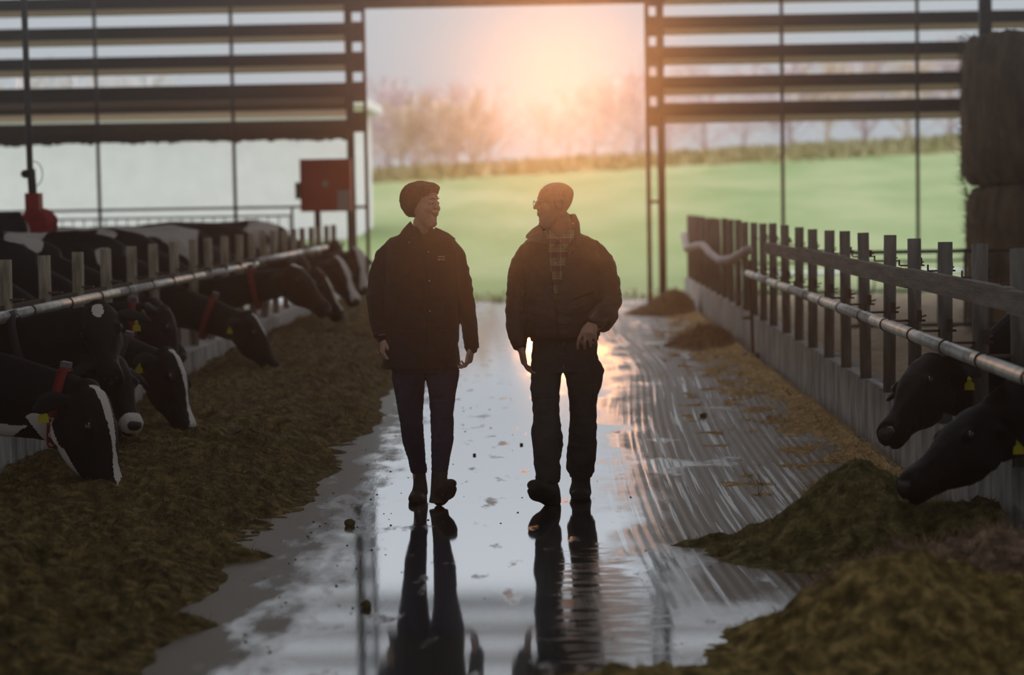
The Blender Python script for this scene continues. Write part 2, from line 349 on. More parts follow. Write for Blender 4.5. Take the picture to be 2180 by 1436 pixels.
# trees on the crest, mist painted into their twig colour
def tree(x,y,h,seed,mt,label,branches=46,group=None):
    r=random.Random(seed); z0=float(field_z(np.array([x]),np.array([min(y,127)]))[0])-.1
    tr=empty('tree',(0,0,0),label=label,cat='tree',group=group)
    b=M(); lean=r.uniform(-.4,.4); b.sweep([(x,y,z0),(x+lean*.4,y,z0+h*.35),(x+lean,y,z0+h*.8)],[h*.022,h*.016,h*.006],n=6,cap=False); obj('trunk',b,MT[mt],tr)
    c=M()
    for k in range(branches):
        f=r.uniform(.12,.92); a=r.uniform(0,6.28); l=h*(.42*(1-f)+.16)*r.uniform(.6,1.1); up=r.uniform(.3,1.0)
        p0=Vector((x+lean*f*.9,y,z0+h*f*.8)); d=Vector((math.cos(a),math.sin(a),up)).normalized()
        p1=p0+d*l*.5; p2=p0+d*l+Vector((0,0,l*.15)); c.sweep([p0,p1,p2],[h*.006,h*.004,h*.0015],n=3,cap=False)
        for q in range(9):
            g=r.uniform(.25,1); s0=p0.lerp(p2,g); dd=(d+Vector((r.uniform(-1,1),r.uniform(-1,1),r.uniform(-.5,.9)))*.9).normalized(); s1=s0+dd*l*r.uniform(.2,.5)
            c.sweep([s0,s1],[h*.0022,h*.001],n=3,cap=False)
            for w in range(3):
                g2=r.uniform(.2,1); e0=s0.lerp(s1,g2); e1=e0+(dd+Vector((r.uniform(-1,1),r.uniform(-1,1),r.uniform(-.6,1)))).normalized()*l*.2; wv=Vector((.03,0,.02))*h*.06
                c.add([e0,e1,(e0+e1)/2+wv*3],[(0,1,2)])
    obj('crown',c.mesh('crown',False,False),MT[mt],tr); rehome(tr,(x,y,z0)); return tr
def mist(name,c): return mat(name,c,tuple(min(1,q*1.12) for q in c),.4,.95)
MT['tree_pink']=mist('mist_toned_pinkish_twigs',(.50,.40,.40)); MT['tree_tan']=mist('mist_toned_tan_twigs',(.52,.42,.32)); MT['tree_grey']=mist('mist_toned_grey_twigs',(.56,.50,.48))  # no mist volume outside: mist and backlight are put into these pale colours
ti=0
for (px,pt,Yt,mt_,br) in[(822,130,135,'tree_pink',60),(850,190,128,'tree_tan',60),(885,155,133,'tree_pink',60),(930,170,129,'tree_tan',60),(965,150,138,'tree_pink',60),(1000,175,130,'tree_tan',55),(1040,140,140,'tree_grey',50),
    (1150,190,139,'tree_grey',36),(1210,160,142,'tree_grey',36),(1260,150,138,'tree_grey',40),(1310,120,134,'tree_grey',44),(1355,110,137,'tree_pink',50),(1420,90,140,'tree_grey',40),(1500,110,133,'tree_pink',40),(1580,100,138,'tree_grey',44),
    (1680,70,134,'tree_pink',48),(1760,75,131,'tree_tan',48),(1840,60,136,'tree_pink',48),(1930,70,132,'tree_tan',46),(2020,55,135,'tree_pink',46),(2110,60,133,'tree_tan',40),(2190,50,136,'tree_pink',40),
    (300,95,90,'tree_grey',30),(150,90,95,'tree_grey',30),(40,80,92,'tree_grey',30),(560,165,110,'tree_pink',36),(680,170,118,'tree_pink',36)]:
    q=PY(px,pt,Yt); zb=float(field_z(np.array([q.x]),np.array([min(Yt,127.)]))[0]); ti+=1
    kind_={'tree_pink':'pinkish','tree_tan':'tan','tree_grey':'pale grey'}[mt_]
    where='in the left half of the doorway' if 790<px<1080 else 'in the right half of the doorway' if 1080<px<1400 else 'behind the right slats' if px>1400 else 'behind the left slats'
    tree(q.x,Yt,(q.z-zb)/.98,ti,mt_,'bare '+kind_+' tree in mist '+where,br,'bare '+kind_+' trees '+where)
# ================================================================== feed fences
XR,XL=2.11,-3.5
def fence_posts(y0,k0,k1,X,ztop,lst): pass
# ---- right
rc_=empty('feed_wall',(XR,18,0),kind='structure',label='low concrete feed barrier wall along the right of the aisle')
PR=[4500*2.11/(px-1180) for px in(2156,2072,1997,1934,1880,1831,1790,1754,1720,1691,1665,1638)]
PR=[PR[0]-2*.985,PR[0]-.985]+PR
while PR[-1]<33.2: PR.append(PR[-1]+.985)
r=random.Random(3)
y=6.8
while y<33.6:
    l=.985/1.0; b=M().box((XR+.07,y+l/2,.2),(.17,l-.012,.41+r.uniform(-.008,.008))); y+=l
    o=obj('concrete_panel',b,MT['concrete'],rc_,smooth=False)
for k in range(300):    # crumbly straw dust lying on the wall top: stuff
    pass
rf=empty('feed_fence',(XR,18,0),label='right feed fence of upright posts with steel neck pipe and timber rail',cat='fence')
pm=M().sweep([(0,0,0),(0,0,1.0)],[.04,.04],n=14,cap=False).mesh('post')
for i,yy in enumerate(PR):
    o=bpy.data.objects.new('post',pm); COL.objects.link(o); o.parent=rf; o.location=(XR+.02,yy,.40); o.scale=(1,1,1.0+r.uniform(-.01,.01)); o.rotation_euler=(r.uniform(-.01,.01),r.uniform(-.012,.012),r.uniform(0,6))
pm.materials.append(MT['post_grey'])
# timber rail in front of the posts (near part)
yb=4500*2.03/(1625-1180)
b=M()
for k in range(5):
    a=6.8+k*(yb-6.8)/5; e_=6.8+(k+1)*(yb-6.8)/5
    obj('timber_rail',M().box((XR-.06,(a+e_)/2,1.178+(.006 if k%2 else -.004)),(.05,e_-a-.01,.105)),MT['board'],rf,smooth=False)
def pipe_run(X,z,ya,yb_,rad,fence,seg,mt_,wob=0.,seed=1):
    rr=random.Random(seed); y=ya; zz=z
    while y<yb_-.05:
        e_=min(y+seg,yb_); zz2=z+rr.uniform(-wob,wob)
        obj('neck_pipe',M().sweep([(X,y+.004,zz),(X,e_-.004,zz2)],[rad,rad],n=16,cap=False),MT[mt_],fence); zz=zz2; y=e_
yend=4500*2.0/(1592-1180)
pipe_run(XR-.13,.885,6.8,yend,.036,rf,3.2,'galv_dirty',.004)
rm=M()
for k in range(14):
    a=2*math.pi*k/14; b_=2*math.pi*(k+1)/14
rm=M().sweep([(0,-.011,0),(0,.011,0)],[.041,.041],n=16,cap=False).mesh('clamp_ring'); rm.materials.append(MT['ring'])
bk=M().box((.11,0,.03),(.2,.05,.012)).box((-.0,0,.055),(.012,.012,.05)).box((.17,.0,.06),(.03,.09,.07)).sweep([(.2,.05,.05),(.24,.14,.052)],[.006,.006],n=6).mesh('bracket',False); bk.materials.append(MT['rust'])
for yy in PR:
    if yy<yend:
        o=bpy.data.objects.new('clamp_ring',rm); COL.objects.link(o); o.parent=rf; o.location=(XR-.13,yy+.12,.885)
        o=bpy.data.objects.new('bracket',bk); COL.objects.link(o); o.parent=rf; o.location=(XR-.13,yy,.885)
        o=bpy.data.objects.new('bracket',bk); COL.objects.link(o); o.parent=rf; o.location=(XR-.06,yy+.06,1.22); o.scale=(.7,1,.7)
rehome(rf,(XR,18,0)); rehome(rc_,(XR,18,0))
# upright stake with flat foot at the end of the neck pipe
q=PZ(1603,762); st=empty('stake',(q.x,q.y,0),label='slim rusty upright on a flat foot where the right neck pipe ends',cat='post')
obj('shaft',M().sweep([(q.x,q.y,.02),(q.x-.02,q.y,1.0)],[.018,.018],n=8),MT['rust'],st); obj('foot_plate',M().box((q.x+.02,q.y,.03),(.24,.2,.05)),MT['rust'],st,smooth=False)
obj('hook',M().box((q.x-.06,q.y-.02,.42),(.09,.03,.03)),MT['rust'],st,smooth=False); rehome(st,(q.x,q.y,0))
# pale hose slung along the far posts
pts=[PY(1457,500,31.5),PY(1462,530,30.5),PY(1480,523,29),PY(1497,522,27),PY(1512,540,26),PY(1532,555,25),PY(1556,552,24),PY(1578,540,23),PY(1592,532,22)]
pts2=[]
for i in range(len(pts)-1):
    for k in range(4): pts2.append(pts[i].lerp(pts[i+1],k/4))
pts2.append(pts[-1])
MT['hose']=mat('pinkish_hose',(.55,.44,.42),(.66,.55,.53),12,.6)
tag(obj('hose',M().sweep(pts2,[.05]*len(pts2),n=10),MT['hose']),'pale pinkish hose slung in loops along the far right posts','hose')
# ---- left
lc=empty('feed_wall',(XL,18,0),kind='structure',label='low concrete feed barrier wall under the left fence')
y=8.2
while y<33.6:
    b=M().box((XL+.02,y+.5,.16),(.2,.99,.34+r.uniform(-.01,.01))); obj('concrete_panel',b,MT['concrete'],lc,smooth=False); y+=1.0
lf=empty('feed_fence',(XL,18,0),label='left feed fence of round posts with pale neck pipe over the cows',cat='fence')
PLs=[4500*3.5/(1180-px) for px in(0,87,157,220,275,322,367,405)]
PLs=[PLs[0]-1.99,PLs[0]-1.0]+PLs
while PLs[-1]<33.: PLs.append(PLs[-1]+1.0)
pl=M().sweep([(0,0,0),(0,0,1.02)],[.043,.043],n=14,cap=False).mesh('post'); pl.materials.append(MT['post'])
bl=M().box((.06,0,.035),(.12,.05,.012)).box((.0,.04,.06),(.014,.014,.07)).box((0,-.5,-.03),(.02,.9,.06)).mesh('bracket',False); bl.materials.append(MT['rust'])
for yy in PLs:
    o=bpy.data.objects.new('post',pl); COL.objects.link(o); o.parent=lf; o.location=(XL,yy,.33); o.rotation_euler=(r.uniform(-.012,.012),r.uniform(-.012,.012),r.uniform(0,6))
    o=bpy.data.objects.new('clamp_ring',rm); COL.objects.link(o); o.parent=lf; o.location=(XL+.12,yy+.15,1.015 if yy<20 else 1.035)
    o=bpy.data.objects.new('bracket',bl); COL.objects.link(o); o.parent=lf; o.location=(XL,yy,1.06)
# near and far neck pipe runs (a joint between them)
ysp=4500*3.4/(1180-541)
pipe_run(XL+.12,1.012,8.2,ysp-.06,.034,lf,4.0,'galv_dirty',.004,2); pipe_run(XL+.12,1.04,ysp+.12,33.2,.036,lf,4.0,'galv_dirty',.005,4)
rehome(lf,(XL,18,0)); rehome(lc,(XL,18,0))
# ---- gates behind
def gate(name,x0,x1,Y,z0,z1,step,rad,label,mt_='steel_dark'):
    g=empty(name,((x0+x1)/2,Y,0),label=label,cat='gate')
    for z in(z0,z1): obj('rail',M().sweep([(x0,Y,z),(x1,Y,z)],[rad*1.3]*2,n=8,cap=False),MT[mt_],g)
    me=M().sweep([(0,0,z0),(0,0,z1)],[rad*.8]*2,n=8,cap=False).mesh('bar'); me.materials.append(MT[mt_])
    x=x0+step*.5
    while x<x1: o=bpy.data.objects.new('bar',me); COL.objects.link(o); o.parent=g; o.location=(x,Y,0); x+=step
    for x in(x0,x1): obj('gate_post',M().sweep([(x,Y,0),(x,Y,z1+.12)],[rad*1.8]*2,n=8,cap=False),MT[mt_],g)
    rehome(g,((x0+x1)/2,Y,0))
xa=PY(-40,460,34).x; xb=PY(622,460,34).x
gate('yard_gate',xa,xb,34,.25,1.50,.175,.012,'thin barred grey yard gate far behind the left cows')
xa=PY(1800,537,22.5).x; xb=PY(2260,537,22.5).x
gate('pen_gate',xa,xb,22.5,.28,1.06,.28,.016,'dark tube pen gate behind the right fence posts')
xa=PY(1490,560,33.5).x
gate('pen_gate',xa,PY(2060,560,33.5).x,33.5,.15,.62,.5,.014,'low far barrier with bars across the right pen end')
# ---- red cabinet
c0=PY(638,339,33.2); c1=PY(748,449,33.2); cb=empty('control_cabinet',(c0.x,33.2,0),label='red metal control cabinet on a post left of the door opening',cat='cabinet')
w=c1.x-c0.x; h=c0.z-c1.z; cx_,cz_=(c0.x+c1.x)/2,(c0.z+c1.z)/2
obj('body',M().box((cx_,33.3,cz_),(w,.25,h)),MT['red_paint'],cb,smooth=False)
obj('door',M().box((cx_,33.165,cz_),(w-.03,.02,h-.03)),MT['red_paint'],cb,smooth=False)
obj('data_plate',M().box((c1.x-.11,33.15,c1.z+.17),(.2,.008,.32)),MT['label'],cb,smooth=False,label='grey notice plate')
obj('lock',M().ell((cx_,33.15,cz_+.02),(.05,.01,.05)),MT['label'],cb)
obj('handle',M().box((c0.x-.03,33.15,cz_-.08),(.08,.1,.26)),MT['steel_dark'],cb,smooth=False)
obj('leg',M().box((c1.x-.03,33.3,c1.z/2),(.09,.08,c1.z)),MT['steel_dark'],cb,smooth=False)
obj('leg',M().box((c0.x+.25,33.3,c1.z/2),(.09,.08,c1.z)),MT['steel_dark'],cb,smooth=False)
rehome(cb,(cx_,33.3,0))
# ---- hanging cow brush
q=PY(62,300,22); zb=PY(62,415,22).z; br=empty('cow_brush',(q.x,22,0),label='hanging rotary cow brush with red motor box and round red brush',cat='machine')
obj('pole',M().sweep([(q.x-.02,22,7.0),(q.x,22,zb+.2),(q.x+.02,22,zb)],[.033,.034,.036],n=10,cap=False),MT['steel_dark'],br)
obj('sleeve',M().sweep([(q.x+.01,22,zb+.27),(q.x+.02,22,zb)],[.045,.045],n=10,cap=False),MT['steel_dark'],br)
obj('motor_box',M().box((q.x+.03,22,zb-.08),(.15,.16,.2)),MT['red_paint'],br,smooth=False)
obj('knob',M().ell((q.x-.045,21.98,zb+.22),(.05,.04,.045)),MT['black'],br)
bb=M().sweep([(q.x+.06,21.8,zb-.30),(q.x+.06,22.3,zb-.30)],[.15,.155],n=20,cap=False)
me=remesh(bb,.02,2,'brush_roll'); v=getv(me); nn=getn(me); v+=nn*(.018*vnoise(v*40,5))[:,None]; setv(me,v); obj('brush_roll',me,MT['brush_red'],br)
cp=[(q.x+.04+.09*math.sin(a),22,zb+.22+.13*math.cos(a)) for a in np.linspace(0,math.pi,9)]
obj('cable',M().sweep(cp,[.005]*9,n=5),MT['steel_dark'],br)
rehome(br,(q.x,22,0))
# ---- round bales, stacked upright
MT['bale']=mat('hay_bale',(.13,.085,.05),(.30,.21,.13),7,.95,.9,60,stretch=(1,1,.25),detail=8)
def bale(cx,cy,z0,R_,h,seed,label):
    b=M(); rg=[]
    for z,q in((0,.86),(.08,.95),(.25,1),(.5,1.02),(.75,1),(.92,.96),(1,.88)):
        rg.append([(cx+R_*q*math.cos(2*math.pi*k/40),cy+R_*q*math.sin(2*math.pi*k/40),z0+h*z) for k in range(40)])
    me=remesh(b.rings(rg),.035,2,'hay_bale'); v=getv(me); nn=getn(me)
    v+=nn*(.055*fbm(np.c_[v[:,0]*3,v[:,1]*3,v[:,2]*1.2],4,seed)+.02*fbm(v*np.array([16,16,6]),3,seed+5))[:,None]; setv(me,v)
    o=tag(obj('hay_bale',me,MT['bale']),label,'hay bale','stacked round hay bales'); 
    # loose stalks
    rr=np.random.default_rng(seed); n=2600; a=rr.uniform(0,6.28,n); z=rr.uniform(0,h,n)+z0; P0=np.c_[cx+R_*np.cos(a),cy+R_*np.sin(a),z]
    d=np.c_[np.cos(a)*.5+rr.normal(0,.6,n),np.sin(a)*.5+rr.normal(0,.6,n),rr.normal(-.3,.7,n)]; d/=np.linalg.norm(d,axis=1)[:,None]; L_=rr.uniform(.05,.16,n)[:,None]
    V=np.stack([P0-d*L_*.3,P0-d*L_*.3+np.array([.008,0,.008]),P0+d*L_],1).reshape(-1,3)
    obj('loose_stalks',M().add(V.tolist(),[(3*i,3*i+1,3*i+2) for i in range(n)]).mesh('s',False,False),MT['bale'],o,kind='stuff')
    return o
xb=PY(2058,250,24).x; Rb=.78
bale(xb+Rb,24+.3,1.76,Rb,1.70,11,'upper round hay bale of the front stack at the frame edge')
bale(xb+Rb+.05,24+.3,.02,Rb,1.72,12,'lower round hay bale of the front stack, under the upper one')
bale(xb+Rb*3-.1,24.9,.02,Rb,1.7,13,'lower round hay bale of the stack behind, at the frame edge')
bale(xb+Rb*3-.05,24.9,1.74,Rb,1.72,14,'upper round hay bale of the stack behind, at the frame edge')
# ---- pen bedding
MT['bedding']=mat('straw_bedding',(.22,.15,.09),(.46,.35,.23),5,.95,.8,50,detail=8)
def hf_mesh(x0,x1,y0,y1,dx,dy,hf):
    gx=np.arange(x0,x1+1e-6,dx); gy=np.arange(y0,y1+1e-6,dy); GX,GY=np.meshgrid(gx,gy); Z=hf(GX.ravel(),GY.ravel()); V=np.c_[GX.ravel(),GY.ravel(),Z]; nx=len(gx); ny=len(gy)
    idx=np.arange(nx*ny).reshape(ny,nx); q=np.stack([idx[:-1,:-1],idx[:-1,1:],idx[1:,1:],idx[1:,:-1]],-1).reshape(-1,4)
    keep=(Z[q].max(1)>-.02); q=q[keep]
    me=bpy.data.meshes.new('h'); me.vertices.add(len(V)); me.vertices.foreach_set('co',V.ravel()); me.loops.add(4*len(q)); me.loops.foreach_set('vertex_index',q.ravel().astype(np.int32)); me.polygons.add(len(q)); me.polygons.foreach_set('loop_start',np.arange(0,4*len(q),4,dtype=np.int32)); me.update(calc_edges=True)
    me.polygons.foreach_set('use_smooth',[True]*len(q)); return me
def bed(x,y): return .05+.03*fbm(np.c_[x*1.5,y*1.5,x*0],4,9)
tag(obj('straw_bedding',hf_mesh(2.32,12,7,34.5,.12,.15,bed),MT['bedding']),'trodden straw bedding covering the right cow pen','straw',kind='stuff')
MT['bedding_dark']=mat('dark_bedding',(.10,.07,.045),(.2,.15,.1),5,.95,.6,50)
tag(obj('straw_bedding',hf_mesh(-12,-3.62,7,34.5,.15,.2,lambda x,y:bed(x,y)-.02),MT['bedding_dark']),'dark trodden bedding under the left cows','straw',kind='stuff')
# ================================================================== feed heaps
MT['silage']=mat('chopped_silage',(.055,.036,.010),(.34,.235,.085),15,.95,1.0,45,detail=9,c3=(.15,.102,.032),bd=.03)
MT['silage_dark']=mat('dark_green_silage',(.06,.048,.012),(.30,.24,.09),15,.95,1.0,45,detail=9,c3=(.15,.12,.038),bd=.03)
MT['silage_front']=mat('golden_silage',(.09,.06,.015),(.56,.39,.14),15,.95,1.0,45,detail=9,c3=(.26,.18,.055),bd=.03)
MT['hay']=mat('brown_hay',(.16,.10,.065),(.55,.38,.26),14,.95,1.0,50,detail=9,stretch=(.5,1,1),bd=.03)
MT['straw']=mat('yellow_straw',(.30,.18,.07),(.85,.58,.26),16,.9,1.0,60,detail=9,bd=.02)
def rough_h(x,y,s,a=1.0):
    p=np.c_[x,y,x*0]; return a*(.06*fbm(p*2.0,4,s)+.045*(.5-np.abs(fbm(p*6+.5*fbm(p*3,2,s+2)[:,None],3,s+3))*2.2)+.022*fbm(p*17,3,s+5)+.012*fbm(p*38,2,s+7))
def left_h(x,y):
    e=-1.42+.16*fbm(np.c_[y*.5,y*0,y*0],3,21)+.10*fbm(np.c_[y*3.,x*1.5,y*0],3,23)+ .16*np.exp(-((y-9.9)/.12)**2)+.22*np.exp(-((y-8.3)/.15)**2)
    t_=np.clip((e-x)/1.0,-.3,1); base=np.where(t_>0,.15*np.sin(np.clip(t_,0,1)*math.pi/2),t_*.3)
    back=np.clip((x+3.42)/.5,0,1); base=base*(.55+.45*back)+np.where(y<9.5,.06,0)*np.clip(t_,0,1)
    far=np.clip((y-14)/10,0,1); base=base*(1+1.0*far)
    return base+rough_h(x,y,31,1.1)*np.clip((e-x)*4,-.0,1)-.012
def right_h(x,y):
    g=lambda cx,cy,sx,sy,h:h*np.exp(-(((x-cx)/sx)**2+((y-cy)/sy)**2))
    b=g(1.43,9.9,.33,.45,.37)+g(1.15,9.75,.34,.28,.12)+g(2.0,9.9,.25,.5,.18)+g(1.9,9.5,.4,.35,.13)+g(.8,10.1,.28,.07,.05)
    n=np.clip(b*9,0,1); return b+rough_h(x,y,41,1.0)*n-.022
def hay_h(x,y):
    g=lambda cx,cy,sx,sy,h:h*np.exp(-(((x-cx)/sx)**2+((y-cy)/sy)**2))
    b=g(1.40,8.8,.28,.3,.2)+g(1.9,8.8,.35,.4,.27); n=np.clip(b*8,0,1); return b+rough_h(x,y,51,1.2)*n-.03
def front_h(x,y):
    g=lambda cx,cy,sx,sy,h:h*np.exp(-(((x-cx)/sx)**2+((y-cy)/sy)**2))
    b=g(1.18,7.65,.42,.5,.30)+g(1.9,7.9,.6,.55,.22)+g(.45,7.0,.5,.3,.13)+g(-.1,6.95,.35,.20,.05); n=np.clip(b*8,0,1); return b+rough_h(x,y,61,1.2)*n-.03
def blades(hf,n,xr,yr,seed,Lr,w,thr=.01,up=.5,lift=0.):
    r_=np.random.default_rng(seed); x=r_.uniform(*xr,n); y=r_.uniform(*yr,n); z=hf(x,y); k=z>thr; x,y,z=x[k],y[k],z[k]; n=len(x)
    a=r_.uniform(0,6.28,n); el=np.abs(r_.normal(0,up,n)); L_=r_.uniform(*Lr,n)
    d=np.c_[np.cos(a)*np.cos(el),np.sin(a)*np.cos(el),np.sin(el)]*L_[:,None]; sdv=np.c_[-np.sin(a),np.cos(a),a*0]*w
    P0=np.c_[x,y,z+lift-.004]; V=np.stack([P0-sdv,P0+sdv,P0+d+sdv*.5,P0+d-sdv*.5],1).reshape(-1,3)
    me=bpy.data.meshes.new('b'); me.vertices.add(4*n); me.vertices.foreach_set('co',V.ravel()); me.loops.add(4*n); me.loops.foreach_set('vertex_index',np.arange(4*n,dtype=np.int32)); me.polygons.add(n); me.polygons.foreach_set('loop_start',np.arange(0,4*n,4,dtype=np.int32)); me.update(calc_edges=True); return me
o=tag(obj('silage',join([hf_mesh(-3.37,-.9,6.2,14,.022,.028,left_h),hf_mesh(-3.37,-.9,14,33.8,.04,.08,left_h)],'silage'),MT['silage']),'long ridge of brown chopped silage in front of the left cows','feed',kind='stuff')
for p_ in o.data.polygons: p_.use_smooth=True
obj('loose_stalks',join([blades(left_h,42000,(-3.4,-.95),(6.6,14),1,(.015,.06),.0016),blades(left_h,9000,(-3.4,-.95),(14,30),2,(.03,.09),.003)],'b'),MT['silage'],o,kind='stuff')
o=tag(obj('silage',hf_mesh(.4,2.02,9.0,11.6,.018,.02,right_h),MT['silage_dark']),'dark green-brown silage mound the right cows feed from','feed',kind='stuff')
obj('loose_stalks',blades(right_h,22000,(.45,2.02),(9.0,11.5),3,(.012,.05),.0015),MT['silage_dark'],o,kind='stuff')
o=tag(obj('hay',hf_mesh(.8,2.02,8.2,9.9,.018,.02,hay_h),MT['hay']),'low heap of pinkish-brown hay between the two silage mounds','feed',kind='stuff')
obj('loose_stalks',blades(hay_h,12000,(.9,2.02),(8.2,9.8),4,(.03,.10),.0015,up=.6),MT['hay'],o,kind='stuff')
o=tag(obj('silage',hf_mesh(-.5,2.02,6.2,9.0,.02,.02,front_h),MT['silage_front']),'blurred brown silage mound filling the lower right corner','feed',kind='stuff')
obj('loose_stalks',blades(front_h,14000,(-.4,2.02),(6.3,8.8),5,(.02,.06),.0016),MT['silage_front'],o,kind='stuff')
def strip_h(x,y):
    e=1.55+.25*fbm(np.c_[y*.7,y*0,y*0],3,71)-.28*np.clip((y-13)/8,0,1); t_=np.clip((x-e)*1.8,-.2,1)
    return t_*.022+.06*np.clip((x-1.82)*4,0,1)+.040*fbm(np.c_[x*8,y*5,x*0],5,73)-.010
o=tag(obj('straw',hf_mesh(.95,2.02,11.2,32.5,.025,.04,strip_h),MT['straw']),'thin strip of yellow straw along the foot of the right wall','straw',kind='stuff')
obj('loose_stalks',join([blades(strip_h,14000,(1.1,2.02),(11.0,17),6,(.03,.13),.002,thr=.0,up=.3),blades(strip_h,5000,(1.1,2.02),(17,30),7,(.05,.14),.004,thr=.0,up=.3)],'b'),MT['straw'],o,kind='stuff')
def cone(cx,cy,sx,sy,h,s): return lambda x,y: h*np.exp(-(((x-cx)/sx)**2+((y-cy)/sy)**2))+rough_h(x,y,s,1.)*.8*np.exp(-(((x-cx)/sx)**2+((y-cy)/sy)**2))-.02
MT['heap']=mat('brown_straw_heap',(.16,.085,.035),(.34,.2,.09),18,.95,1.0,80,detail=8)
for (px,py,h_,sx,lab) in((1512,737,.24,.33,'small brown straw heap by the right wall halfway down the aisle'),(1435,668,.34,.42,'brown straw heap at the far end of the right wall')):
    q=PZ(px,py); f_=cone(q.x,q.y+.25,sx,.6,h_,int(px)); o=tag(obj('straw_heap',hf_mesh(q.x-.9,min(q.x+.9,2.02),q.y-1,q.y+1.5,.03,.05,f_),MT['heap']),lab,'straw',kind='stuff')
    obj('loose_stalks',blades(f_,2500,(q.x-.8,min(q.x+.8,2.0)),(q.y-1,q.y+1.4),8,(.05,.12),.004),MT['heap'],o,kind='stuff')
# scattered clods on the wet floor
rr=random.Random(5)
def clod(x,y,s,label,group='dark feed clods dropped on the wet aisle'):
    b=M().ell((0,0,s*.5),(s,s*.9,s*.75),n=12,m=8).mesh('feed_clod'); v=getv(b); v*=1+.22*vnoise(v/s*2.2+x*7,3)[:,None]; setv(b,v); b.materials.append(MT['silage'])
    o=bpy.data.objects.new('feed_clod',b); COL.objects.link(o); o.location=(x,y,0); tag(o,label,'feed clod',group); return o
q=PZ(1543,1185); clod(q.x,q.y,.035,'round dark feed clod lying alone left of the right silage mound','larger feed clods')
for (px,py,s,lab) in((1497,888,.03,'small dark clod on the tyre tracks in the middle of the aisle'),(745,1119,.03,'dark clod just off the left silage edge, below the woman'),(780,1293,.025,'dark clod nearest the lower left silage edge'),(1110,947,.012,'tiny dark scrap on the wet floor between the two walkers'),(1010,969,.012,'tiny dark scrap on the wet floor by the woman\'s raised boot')):
    q=PZ(px,py); clod(q.x,q.y,s,lab,'small clods on the wet aisle')
vv=M()
for k in range(260):
    x=rr.gauss(-1.15,.22) if rr.random()<.6 else rr.uniform(-1,1.3); y=rr.uniform(7.3,20); s=rr.uniform(.0015,.006)
    vv.ell((x,y,s*.3),(s*1.3,s*1.6,s*.6),n=5,m=4)
tag(obj('crumbs',vv.mesh('crumbs',True,False),MT['silage']),'scattered feed crumbs on the wet aisle','feed',kind='stuff')
# ================================================================== added scatter box near the camera, imitating lens flare glow
hz=bpy.data.materials.new('flare_scatter'); hz.use_nodes=True; t=hz.node_tree; t.nodes.clear(); v_=N(t,'ShaderNodeVolumeScatter'); ou=N(t,'ShaderNodeOutputMaterial'); t.links.new(v_.outputs[0],ou.inputs['Volume'])
v_.inputs['Density'].default_value=.019; v_.inputs['Anisotropy'].default_value=.96; v_.inputs['Color'].default_value=(1,1,1,1)
tag(obj('flare_veil',M().box((-.3,5.9,2.2),(5.9,10.2,4.3)),hz,smooth=False),'added scatter volume near the viewer standing in for lens flare glow','flare_veil',kind='stuff')
# ================================================================== people
YP=11.76
def skinm(name,c): 
    m=mat(name,c,tuple(q*.8 for q in c),30,.55,.15,120,spec=.4); m.node_tree.nodes['Principled BSDF'].inputs['Subsurface Weight'].default_value=.0; return m
MT['skin_w']=skinm('skin_fair',(.75,.47,.36)); MT['skin_m']=skinm('skin_ruddy',(.58,.31,.21))
MT['hair']=mat('brown_hair',(.05,.025,.014),(.10,.05,.028),40,.6,.6,90,stretch=(2,2,.5))
MT['stubble']=mat('grey_stubble',(.46,.30,.23),(.52,.38,.31),120,.8)
MT['eye']=mat('eye_white',(.7,.68,.65),rough=.2); MT['iris']=mat('dark_iris',(.03,.02,.015),rough=.1)
MT['lips']=mat('lips',(.52,.26,.21),rough=.5); MT['teeth']=mat('teeth',(.75,.72,.66),rough=.3)
MT['jacket_w']=mat('dark_navy_cord_jacket',(.022,.017,.02),(.035,.026,.028),40,.8,.3,200,stretch=(4,4,.5),sheen=.15)
MT['collar_w']=mat('brown_cord_collar',(.035,.022,.018),(.05,.034,.026),60,.8,.4,200)
MT['fleece']=mat('olive_fleece',(.03,.027,.015),(.045,.04,.025),50,.95)
MT['jeans']=mat('indigo_jeans',(.022,.026,.06),(.045,.05,.10),18,.8,.25,300,stretch=(2,2,.6))
MT['boot']=mat('worn_brown_boot',(.035,.028,.022),(.07,.055,.04),16,.6,.3,80)
MT['sole']=mat('rubber_sole',(.02,.018,.017),(.03,.026,.024),30,.7)
MT['leather']=mat('dark_brown_leather',(.045,.027,.018),(.085,.052,.035),12,.42,.35,120,spec=.45)
MT['knit']=mat('ribbed_knit',(.03,.02,.015),(.05,.034,.025),60,.9,.6,160,stretch=(5,5,.3))
MT['trousers']=mat('grey_brown_work_trousers',(.055,.045,.04),(.10,.085,.075),14,.85,.3,160)
MT['snap']=mat('metal_snap',(.6,.6,.62),rough=.25,metal=.9)
MT['glass']=mat('spectacle_metal',(.25,.2,.15),rough=.3,metal=.8)
